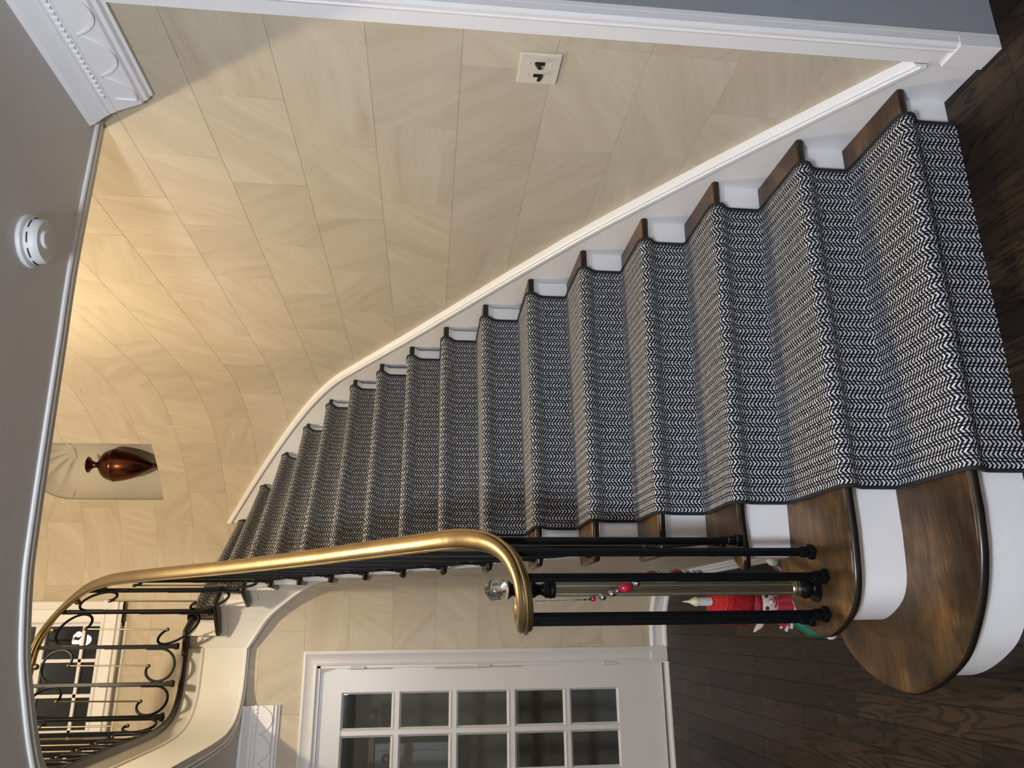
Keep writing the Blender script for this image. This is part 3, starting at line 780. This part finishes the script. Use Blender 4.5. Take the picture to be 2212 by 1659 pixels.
hp = [(.012, -.022), (.019, -.021), (.021, -.014), (.017, -.013), (.017, -.011), (.026, -.010), (.030, -.006), (.030, -.002), (.025, .002), (.018, .002), (.018, .005), (.024, .006), (.0245, .010), (.021, .0155), (.013, .0200), (.005, .0222)]
prof = [(-a_, b_) for a_, b_ in hp] + hp[::-1]
hr = MB().sweep([B(p) for p in RAIL], prof).build('handrail', M_BRASS, bal, smooth=32)
RP2 = Path2([(p.x, p.y) for p in RAIL])
def rail_z(x, y):
    l = RP2.near((x, y)); best = min(range(len(RAIL)), key=lambda i: abs(RP2.l[i] - l))
    j = best + 1 if l > RP2.l[best] and best < len(RAIL) - 1 else best
    i = j - 1 if j > 0 else 0
    if j == i: return RAIL[i].z
    t = (l - RP2.l[i]) / max(1e-6, RP2.l[j] - RP2.l[i])
    return RAIL[i].z + (RAIL[j].z - RAIL[i].z) * max(0, min(1, t))
BW = .0093
def bar(x, y, zb, tdir):
    zt = rail_z(x, y) - .018
    t = Vector((tdir[0], tdir[1], 0)).normalized(); n = Vector((-t.y, t.x, 0)); m = MB()
    c = Vector(B((x, y, 0)))
    m.obox(c + Vector((0, 0, (zb + zt) / 2)), t * BW, n * BW, (0, 0, (zt - zb) / 2))
    # flat face plate on the lower half of each gallery bar, on the side of its scroll
    if zb > 1.0: m.obox(c + Vector((0, 0, zb + .20)) + t * .002, t * (BW + .001), n * (BW + .001), (0, 0, .19))
    o = m.build('baluster', M_IRON, bal, bevel=.0015, seg=1)
    sh = MB().obox(c + Vector((0, 0, zb + .010)), t * .017, n * .017, (0, 0, .010)); sh.obox(c + Vector((0, 0, zb + .032)), t * .0125, n * .0125, (0, 0, .013))
    sh.build('shoe', M_IRON, o, bevel=.004)
    return o, zt
def bay(parent, A, Bq):
    """S-scroll bay between two bars; A, Bq = (x, y, zbase, ztop)"""
    A3 = Vector(A[:2]); B3 = Vector(Bq[:2]); w_ = (B3 - A3).length
    def P(a, h, top):
        q = A3 + (B3 - A3) * a
        z0 = A[2] + (Bq[2] - A[2]) * a; z1 = A[3] + (Bq[3] - A[3]) * a
        return B((q.x, q.y, z1 - h if top else z0 + h))
    R_ = .44; hw = R_ * w_; hh = .088
    for top in (False, True):
        pts = []
        for i in range(29):
            u = i / 28; ang = pi * .92 + u * pi * 1.68
            rr = 1.0 if u < .62 else 1.0 - .42 * ((u - .62) / .38)
            ax = .5 + R_ * rr * math.cos(ang) + (.10 * max(0, (u - .62) / .38))
            hz = .098 + hh * rr * math.sin(ang)
            if u == 0: hz = .17
            if i == 1: hz = .145
            if i == 0: ax = .055
            if top: ax = 1 - ax
            pts.append(P(ax, hz if not top else hz + .035, top))
        MB().tube(pts, .0072, 6).build('scroll', M_IRON, parent, smooth=60)
        end = pts[-1]
        MB().ball(end, .0105, 6).build('scroll_ball', M_BRASSD, parent, smooth=60)
        if not top: e0 = end
        else: e1 = end
    MB().tube([e0, e1], .0042, 6).build('brass_rod', M_BRASSD, parent, smooth=60)
    MB().ball(P(.5, .016, True), .017, 8).build('rail_ball', M_BRASSD, parent, smooth=60)
specs = []
# bars round the newel, on the second tread, then two on the third
for (x, y) in ((-1.444, .535), (-1.432, .446), (-1.330, .427), (-1.257, .482)):
    t, n2 = RP2.at(RP2.near((x, y)))[1:3]; bar(x, y, 2 * H, (t.x, t.y))
seq = []
for (x, y, zb) in [(-1.214, .579, 3 * H), (RX, .712, 3 * H)]: seq.append((x, y, zb))
for k in range(4, 16):
    a, d, f, L = nos(k); q = a + d * L
    p = RP2.near((q.x, q.y)) + .045 + (.0 if k < 13 else .01)
    c = RP2.at(p)[0]; seq.append((c.x, c.y, k * H))
p = RP2.near((-1.544, 2.962))
while p < RP2.l[-1] - .02:
    c = RP2.at(p)[0]; seq.append((c.x, c.y, LAND)); p += .195
prev = None
for (x, y, zb) in seq:
    t = RP2.at(RP2.near((x, y)))[1]
    o, zt = bar(x, y, zb, (t.x, t.y)); cur = (x, y, zb, zt)
    if prev and (prev[1] > .65 or prev[0] < -1.3): bay(o, prev, cur)
    prev = cur
# newel post with crystal ball
NX, NY = -1.358, .500
nz = 2 * H
neck = MB().lathe([(0, nz), (.040, nz), (.040, nz + .006), (.020, nz + .010), (.017, nz + .014), (.028, nz + .024), (.030, nz + .036), (.022, nz + .050), (.0, nz + .052)], (NX - BL.x, NY - BL.y, 0), 24)
newel = MB().lathe([(.0195, nz + .075), (.0195, 1.128)], (NX - BL.x, NY - BL.y, 0), 96, rfun=lambda a: 1 - .17 * (0.5 + .5 * math.cos(a * 16))).build('newel_post', M_PEWTER, bal, smooth=50)
neck.build('newel_base', M_IRON, newel, smooth=40)
MB().lathe([(.018, nz + .050), (.024, nz + .052), (.025, nz + .057), (.021, nz + .059), (.024, nz + .062), (.025, nz + .067), (.021, nz + .069), (.022, nz + .073), (.019, nz + .077)], (NX - BL.x, NY - BL.y, 0), 24).build('collar_rings', M_PEWTER, newel, smooth=40)
MB().lathe([(.0, 1.12), (.024, 1.126), (.027, 1.132), (.024, 1.138), (.026, 1.142), (.026, 1.148), (.018, 1.156), (.014, 1.166), (.016, 1.176), (.022, 1.182), (.022, 1.19), (.016, 1.196), (.0155, 1.20), (.018, 1.205), (.0155, 1.21), (.018, 1.215), (.0155, 1.22), (.018, 1.225), (.0155, 1.23), (.018, 1.235), (.0155, 1.24), (.018, 1.247), (.026, 1.256), (.0, 1.258)], (NX - BL.x, NY - BL.y, 0), 24).build('turned_neck', M_IRON, newel, smooth=40)
MB().ball((NX - BL.x, NY - BL.y, 1.289), .0335, 20).build('crystal_ball', M_CRYSTAL, newel, smooth=80)

# ------------------------------------------------------------------ glazed door to the vestibule
door = empty('door_1', (DX1, BY, 0)); tag(door, kind='structure', label='white glazed door of small square panes in the back wall')
dp = (0, 0)
def D(o):  # shift world coords into the door's frame
    o.location = (-DX1, -BY, 0); return o
LX1, LX0, LZ0, LZ1 = -1.682, -2.50, .032, 2.082
yf, yb = BY + .012, BY + .052
cols = [(-2.021, -1.816), (-2.253, -2.048), (-2.485 + .04, -2.28)]
cols = [(-2.021, -1.816), (-2.253, -2.048), (-2.480, -2.275)]
LX0 = -2.615
rowsz = [(1.655, 1.955), (1.321, 1.622), (.978, 1.288), (.640, .944), (.312, .611)]
m = MB()
xs = [LX0] + sorted([q for c in cols for q in c]) + [LX1]; zs_ = [LZ0] + sorted([q for c in rowsz for q in c]) + [LZ1]
for i in range(len(xs) - 1):
    for j in range(len(zs_) - 1):
        if i % 2 == 1 and j % 2 == 1: continue
        ins = .006 if (0 < i < len(xs) - 2 and i % 2 == 0) or (0 < j < len(zs_) - 2 and j % 2 == 0) else 0
        y0 = yf + (ins if not (i in (0, len(xs) - 2) or j in (0, len(zs_) - 2)) else 0)
        m.box(xs[i], xs[i + 1], y0, yb, zs_[j], zs_[j + 1])
leaf = D(m.build('door_leaf', M_DOORW, door, merge=False))
for c in cols:
    for r in rowsz:
        g = MB().box(c[0] + .002, c[1] - .002, BY + .030, BY + .034, r[0] + .002, r[1] - .002).build('pane', M_PANE, leaf)
        # glazing bead: sloped sticking round the pane
        q = .012
        bm_ = MB(); o0, o1, z0, z1 = c[0], c[1], r[0], r[1]
        outer = [(o0, yf + .001, z0), (o1, yf + .001, z0), (o1, yf + .001, z1), (o0, yf + .001, z1)]
        inner = [(o0 + q, BY + .029, z0 + q), (o1 - q, BY + .029, z0 + q), (o1 - q, BY + .029, z1 - q), (o0 + q, BY + .029, z1 - q)]
        bm_.add(outer + inner, [(0, 1, 5, 4), (1, 2, 6, 5), (2, 3, 7, 6), (3, 0, 4, 7)])
        bm_.build('glazing_bead', M_DOORW, leaf)
for zc in (1.869, 1.128, .363):
    hg = MB().tube([(LX1 + .002, BY - .008, zc - .036), (LX1 + .002, BY - .008, zc + .036)], .0075, 10)
    hg.ball((LX1 + .002, BY - .008, zc + .038), .009, 5); hg.ball((LX1 + .002, BY - .008, zc - .038), .007, 5)
    D(hg.build('hinge', M_DOORW, door, smooth=50))
casing = [(0, 0), (0, .014), (.006, .018), (.012, .016), (.016, .012), (.040, .014), (.060, .020), (.068, .024), (.074, .024), (.077, .018), (.082, .018), (.082, 0)]
cpath = [(-1.668, BY, .105), (-1.668, BY, 2.100), (DX0 - .004, BY, 2.100), (DX0 - .004, BY, .0)]
cs = MB().sweep(cpath, casing, up=(0, -1, 0))
D(cs.build('door_casing', M_DOORW, door, smooth=25))
D(MB().box(-1.668, -1.582, BY - .022, BY, 0, .107).build('plinth_block', M_DOORW, door, bevel=.004))
D(MB().box(-1.6815, -1.662, BY - .005, BY + .09, 0, 2.10).build('door_jamb', M_DOORW, door))
D(MB().box(DX0 - .1, -1.66, BY - .005, BY + .09, 2.083, 2.105).build('door_head', M_DOORW, door))
D(MB().box(DX0, -1.672, BY - .03, BY + .12, -.005, .016).build('threshold', M_WHITE, door, bevel=.005))
# vestibule behind it
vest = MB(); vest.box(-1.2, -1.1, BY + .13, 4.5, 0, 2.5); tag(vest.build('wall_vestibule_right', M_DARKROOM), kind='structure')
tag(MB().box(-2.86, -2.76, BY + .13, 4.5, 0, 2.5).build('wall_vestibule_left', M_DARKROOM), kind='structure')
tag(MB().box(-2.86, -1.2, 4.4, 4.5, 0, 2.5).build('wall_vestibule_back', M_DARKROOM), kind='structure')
d2 = empty('door_2', (-2.0, 4.39, 0)); tag(d2, kind='structure', label='dark grey outer door with brass letter plate')
def D2(o): o.location = (2.0, -4.39, 0); return o
D2(MB().box(-2.75, -1.42, 4.36, 4.40, .05, 2.2).build('outer_leaf', M_DARKDOOR, d2, bevel=.003))
for zz in (.35, .80, 1.25, 1.72):
    for xx in (-2.72, -2.20):
        if zz == .80 and xx > -2.5: continue
        D2(MB().box(xx, xx + .40, 4.345, 4.362, zz, zz + .36).build('panel', M_DARKDOOR, d2, bevel=.008))
lp = D2(MB().box(-2.030, -1.74, 4.335, 4.348, .685, .775).build('letter_plate', M_BRASS, d2, bevel=.006))
MB().box(-2.008, -1.762, 4.331, 4.337, .708, .752).build('letter_slot', M_SLOT, lp)
for zz in (.08, 1.70):
    st = MB().box(-2.288, -2.272, 4.33, 4.345, zz, zz + .26)
    st.obox((-2.28, 4.335, zz + .015), (.02, 0, .02), (0, .006, 0), (-.02, 0, .02)); st.obox((-2.28, 4.335, zz + .245), (.02, 0, .02), (0, .006, 0), (-.02, 0, .02))
    D2(st.build('strap_bolt', M_IRON, d2))
# added white cabinet on the side wall, guessed in place of door-glass reflections
cab = empty('reflection_cabinet', (-2.76, 3.80, 1.26)); tag(cab, 'small white cabinet with wooden top and glass knob, added in place of reflections in the door glass', 'cabinet')
MB().box(0, .60, -.16, .12, 0, .52).build('body', M_DOORW, cab, bevel=.004)
cd = MB().box(.05, .56, -.178, -.160, .02, .50).build('cabinet_door', M_DOORW, cab, bevel=.003)
for u0 in (.09, .21, .33, .45):
    MB().box(u0, u0 + .07, -.186, -.177, .07, .38).build('raised_panel', M_DOORW, cd, bevel=.006)
MB().ball((.52, -.212, .45), .026, 10).build('glass_knob', M_CRYSTAL, cd, smooth=80)
MB().tube([(.52, -.176, .45), (.52, -.20, .45)], .009, 10).build('knob_stem', M_BRASS, cd, smooth=50)
MB().box(0, .78, -.20, .13, .525, .560).build('wooden_top', simple('pine_top', (.42, .30, .17), .5, var=.15), cab, bevel=.003)

# ------------------------------------------------------------------ night window on the gallery wall
win = empty('window_1', (-1.4, 4.284, 3.64)); tag(win, kind='structure', label='white sash window with dark night panes above the gallery')
def DW(o): o.location = (1.4, -4.284, -3.64); return o
WY = 4.30
xs = [-1.428 - .232 * i for i in range(6)]
zr = [3.668, 3.911, 4.165]; zr2 = [4.235, 4.48, 4.73]
fr = MB()
fr.box(-2.66, -2.60, WY, WY + .09, 3.64, 4.86); fr.box(-1.428, -1.40, WY, WY + .09, 3.64, 4.86); fr.box(-2.66, -1.40, WY, WY + .09, 3.62, 3.668); fr.box(-2.66, -1.40, WY, WY + .09, 4.73, 4.86)
fr.box(-2.60, -1.428, WY + .005, WY + .07, 4.165, 4.235)
sash = DW(fr.build('sash', M_WHITE, win, merge=False))
mu = MB()
for x_ in xs[1:5]: mu.box(x_ - .011, x_ + .011, WY + .008, WY + .05, 3.668, 4.73)
for z_ in (3.911, 4.48): mu.box(-2.60, -1.428, WY + .008, WY + .05, z_ - .010, z_ + .010)
MBm = mu.build('glazing_bars', M_WHITE, sash, merge=False)
for i in range(5):
    x1 = xs[i] - (.011 if i else 0); x0 = xs[i + 1] + (.011 if i < 4 else 0)
    for z0, z1 in ((3.668, 3.901), (3.921, 4.165), (4.235, 4.47), (4.49, 4.73)):
        MB().box(x0, x1, WY + .030, WY + .034, z0, z1).build('pane', M_NIGHT, sash)
wc = [(0, 0), (0, .020), (.010, .026), (.030, .022), (.090, .020), (.098, .028), (.118, .034), (.130, .028), (.138, .030), (.148, .020), (.148, 0)]
DW(MB().sweep([(-1.405, 4.264, 3.640), (-1.405, 4.264, 4.87), (-2.655, 4.264, 4.87), (-2.655, 4.264, 3.64)], wc, up=(0, -1, 0)).build('window_casing', M_WHITE, win, smooth=25))
ap = MB().sweep([(-1.253, 4.264, 3.64), (-2.81, 4.264, 3.64)], [(0, 0), (.0, .030), (.012, .034), (.022, .030), (.030, .046), (.046, .044), (.052, .030), (.075, .022), (.11, .022), (.118, .030), (.135, .026), (.143, .014), (.143, 0)], up=(0, -1, 0))
DW(ap.build('window_apron', M_WHITE, win, smooth=25))

# ------------------------------------------------------------------ small things
# switch plate
sw = empty('light_switch', (.02, .040, 1.206)); tag(sw, 'almond double switch plate with black toggles beside the white casing', 'light switch')
MB().box(-.008, 0, -.058, .058, -.057, .057).build('plate', M_IVORY, sw, bevel=.003)
for i, y_ in enumerate((-.023, .023)):
    tg = MB().box(-.0095, -.006, y_ - .006, y_ + .006, -.013, .013)
    zz = .006 if i == 0 else -.006
    tg.obox((-.016, y_, zz), (.009, 0, .005 if i == 0 else -.005), (0, .0042, 0), (0, 0, .0045)); tg.build('toggle', M_SLOT, sw)
    for z_ in (-.030, .030): MB().ball((-.008, y_, z_), .004, 6, (.5, 1, 1)).build('screw', M_IVORY, sw, smooth=60)
# smoke detector
sd = empty('smoke_detector', (-.515, .165, 2.5)); tag(sd, 'round white smoke detector on the ceiling beside the bead moulding', 'smoke detector')
MB().lathe([(0, 0), (.066, 0), (.068, -.004), (.066, -.010), (.058, -.013), (0, -.013)], n=40).build('base', M_PLASTIC, sd, smooth=40)
MB().lathe([(0, -.012), (.056, -.012), (.058, -.018), (.056, -.036), (.050, -.043), (0, -.044)], n=40).build('cover', M_PLASTIC, sd, smooth=40)
for k in range(9):
    a0 = 2 * pi * k / 9; pts = [(math.cos(a0 + q * .05) * .0575, math.sin(a0 + q * .05) * .0575, -.022) for q in range(10)]
    MB().tube(pts, .0022, 5).build('vent_slot', M_SLOT, sd)
MB().lathe([(0, -.043), (.022, -.043), (.023, -.048), (.020, -.051), (0, -.051)], (.0, -.012, 0), n=24).build('test_button', M_PLASTIC, sd, smooth=40)
# urn in the niche
uc = pc + tc_ * 0 - nc_ * .085
urn = empty('urn', (uc.x, uc.y, NIC_Z0)); tag(urn, 'dark copper urn with flared lip standing in the shell niche', 'urn')
MB().lathe([(0, .052), (.014, .052), (.022, .066), (.045, .10), (.075, .15), (.098, .205), (.112, .262), (.1165, .305), (.1185, .308), (.1185, .318), (.115, .322), (.110, .345), (.095, .378), (.070, .402), (.045, .414), (.030, .422), (0, .422)], n=48).build('body', M_COPPER, urn, smooth=35)
MB().lathe([(0, 0), (.058, 0), (.060, .004), (.052, .009), (.026, .018), (.015, .030), (.013, .040), (.018, .044), (.018, .050), (.012, .054), (0, .054)], n=36).build('foot', M_COPPER, urn, smooth=35)
MB().lathe([(0, .418), (.034, .418), (.024, .430), (.020, .442), (.024, .460), (.040, .480), (.055, .490), (.057, .494), (.052, .497), (.034, .482), (0, .48)], n=36).build('lip', M_COPPER, urn, smooth=40)
# bead garland hung from the volute
gar = empty('bead_garland', (-1.40, .46, 1.19)); tag(gar, 'garland of red and silver beads hanging from the handrail volute', 'garland')
G = gar.location
def gp(p): return (p[0] - G.x, p[1] - G.y, p[2] - G.z)
gpath = catmull([(-1.390, .445, 1.19), (-1.388, .46, 1.11), (-1.385, .47, 1.03), (-1.378, .472, .99), (-1.355, .470, .93), (-1.335, .468, .88), (-1.322, .468, .84), (-1.318, .468, .76), (-1.318, .468, .70)], 8)
for q, off in ((0, -.006), (1, .006)):
    pts = [(p.x + off * max(0, (p.z - 1.03) / .16), p.y, p.z) for p in gpath if p.z > 1.01]
    for i in range(0, 22):
        t = i / 22; z_ = 1.19 - t * .165; px = -1.390 + off * (1 - t) + .004 * t
        MB().obox(gp((px, .447 + .022 * t, z_)), (.0022, 0, 0) if i % 2 else (.0008, 0, 0), (0, .0022, 0) if i % 2 == 0 else (0, .0008, 0), (0, 0, .0042)).build('chain_link', M_SILVER, gar)
MB().tube([gp(p) for p in gpath], .0008, 5).build('thread', M_SILVER, gar)
def on(z_):
    i = min(range(len(gpath)), key=lambda k: abs(gpath[k].z - z_)); return gp(gpath[i])
for z_, r_, col, sq in [(1.022, .0065, M_REDBEAD, (1, 1, 1)), (1.034, .004, M_SLOT, (1, 1, 1)), (.998, .008, M_SILVER, (1, 1, 1.1)), (.970, .008, M_SILVER, (1, 1, 1.2)), (.950, .005, M_SILVER, (1, 1, 1)), (.930, .011, M_REDBEAD, (1, 1, 1.4)), (.906, .006, M_SILVER, (1, 1, 1)),
                        (.896, .009, M_SILVER, (1, 1, 1)), (.876, .005, M_SILVER, (1, 1, 1)), (.855, .012, M_REDBEAD, (1, 1, 1.4)), (.828, .008, M_SILVER, (1, 1, 1.2)), (.806, .008, M_SILVER, (1, 1, 1)), (.780, .010, M_REDBEAD, (1, 1, 1.5)), (.752, .008, M_SILVER, (1, 1, 1.2)), (.732, .007, M_SILVER, (1, 1, 1)), (.712, .008, M_SILVER, (1, 1, 1.2))]:
    MB().ball(on(z_), r_ * 1.25, 8, sq).build('bead', col, gar, smooth=60)
# Christmas elf doll behind the newel
elf = empty('elf_doll', (-1.385, 1.02, 0)); tag(elf, 'Christmas elf doll in red sequined candle hat and green satin coat', 'doll')
bodyp = [(0, 0), (.075, 0), (.085, .03), (.088, .10), (.080, .17), (.060, .215), (.040, .235), (.036, .245), (.048, .258), (.056, .285), (.054, .315), (.040, .340), (0, .35)]
MB().lathe(bodyp, n=28).build('body', M_SKIN, elf, smooth=60)
MB().lathe([(0, .002), (.088, .002), (.098, .04), (.100, .10), (.092, .16), (.074, .205), (.050, .225), (0, .23)], n=28, rfun=lambda a: 1 + .035 * math.cos(a * 7)).build('satin_coat', M_GREEN, elf, smooth=60)
MB().lathe([(.030, .222), (.070, .208), (.085, .214), (.070, .232), (.036, .250)], n=40, rfun=lambda a: 1 + .10 * math.cos(a * 14)).build('zigzag_collar', M_RED, elf, smooth=30)
MB().lathe([(.086, .210), (.092, .208), (.092, .214), (.086, .216)], n=56, rfun=lambda a: 1 + .09 * math.cos(a * 14)).build('collar_braid', M_FUR, elf, smooth=30)
MB().lathe([(.050, .315), (.064, .318), (.070, .332), (.064, .346), (.050, .350), (.046, .33)], n=28).build('hat_brim', M_RED, elf, smooth=60)
MB().lathe([(.058, .345), (.074, .352), (.082, .378), (.078, .410), (.080, .425), (.072, .455), (.050, .478), (.030, .488), (0, .49)], n=28, rfun=lambda a: 1 + .07 * math.cos(a * 5)).build('sequined_hat', M_SEQ, elf, smooth=60)
MB().lathe([(0, .482), (.0145, .482), (.0145, .528), (0, .53)], (.005, -.02, 0), 18).build('hat_candle', M_FUR, elf, smooth=40)
MB().lathe([(0, .526), (.012, .526), (.0165, .536), (.0165, .544), (.011, .555), (.005, .566), (.002, .585), (0, .592)], (.005, -.02, 0), 18).build('hat_flame', M_CREAM, elf, smooth=60)
for s_ in (-1, 1):
    MB().ball((s_ * .020, -.050, .296), .007, 8).build('eye', M_SLOT, elf, smooth=60)
MB().ball((0, -.058, .284), .010, 8).build('nose', M_SKIN, elf, smooth=60)
MB().tube([(-.018, -.050, .268), (-.008, -.054, .263), (.008, -.054, .263), (.018, -.050, .268)], .003, 6).build('mouth', M_RED, elf, smooth=60)
MB().tube([(-.052, -.012, .30), (-.078, -.02, .318), (-.098, -.024, .342)], [.014, .012, .003], 8).build('ear', M_SKIN, elf, smooth=60)
MB().tube([(.052, -.012, .30), (.078, -.02, .318), (.098, -.024, .342)], [.014, .012, .003], 8).build('ear', M_SKIN, elf, smooth=60)
MB().ball((-.055, -.045, .338), .014, 8).build('hat_holly', M_GREEN, elf, smooth=60)
MB().ball((-.062, -.048, .324), .012, 8).build('hat_pompom', M_FUR, elf, smooth=60)
MB().tube([(.060, -.03, .19), (.095, -.045, .20), (.125, -.055, .235)], [.022, .020, .017], 10).build('sleeve', M_RED, elf, smooth=60)
MB().tube([(.121, -.054, .230), (.132, -.058, .246)], [.021, .021], 12).build('cuff', M_SILVER, elf, smooth=50)
MB().ball((.142, -.062, .263), .020, 10).build('mitten', M_FUR, elf, smooth=60)
MB().tube([(-.060, -.03, .19), (-.095, -.05, .15), (-.105, -.06, .10)], [.024, .022, .018], 10).build('sleeve', M_GREEN, elf, smooth=60)
MB().ball((-.108, -.064, .082), .020, 10).build('mitten', M_FUR, elf, smooth=60)

# ------------------------------------------------------------------ lamps
def lamp(name, loc, power, col, label, rad, ceiling_z, strength):
    e = empty(name, (loc[0], loc[1], ceiling_z)); tag(e, label, 'ceiling lamp')
    dz = loc[2] - ceiling_z
    MB().lathe([(0, 0), (.09, 0), (.09, -.012), (.05, -.022), (.012, -.03), (.012, min(-.032, dz + .10)), (0, min(-.032, dz + .10))], n=28).build('ceiling_rose', M_BRASS, e, smooth=40)
    for k in range(3):
        a = 2 * pi * k / 3
        MB().ball((math.cos(a) * .055, math.sin(a) * .055, dz + .055), .028, 8).build('bulb', emit(name + '_bulb', col, strength), e, smooth=60)
    MB().lathe([(.012, dz + .09), (.06, dz + .095), (.06, dz + .085), (.012, dz + .08)], n=24).build('bulb_plate', M_BRASS, e, smooth=40)
    ld = bpy.data.lights.new(name + '_light', 'POINT'); ld.energy = power; ld.color = col; ld.shadow_soft_size = rad
    lo = bpy.data.objects.new('lamp_light', ld); link(lo, e); lo.location = (0, 0, dz - .02)
    return e
lamp('chandelier', UP_LAMP, UP_POWER, UP_COL, 'warm brass pendant lamp hanging low in the stairwell', .05, UPC, 40)
lamp('gallery_lamp', HALL_LAMP, HALL_POWER, (1.0, .90, .75), 'small brass lamp close under the gallery ceiling', .05, UPC, 60)
lamp('foyer_lamp', FOYER_LAMP, FOYER_POWER, FOYER_COL, 'cool white ceiling lamp over the entrance hall', .20, 2.5, 25)
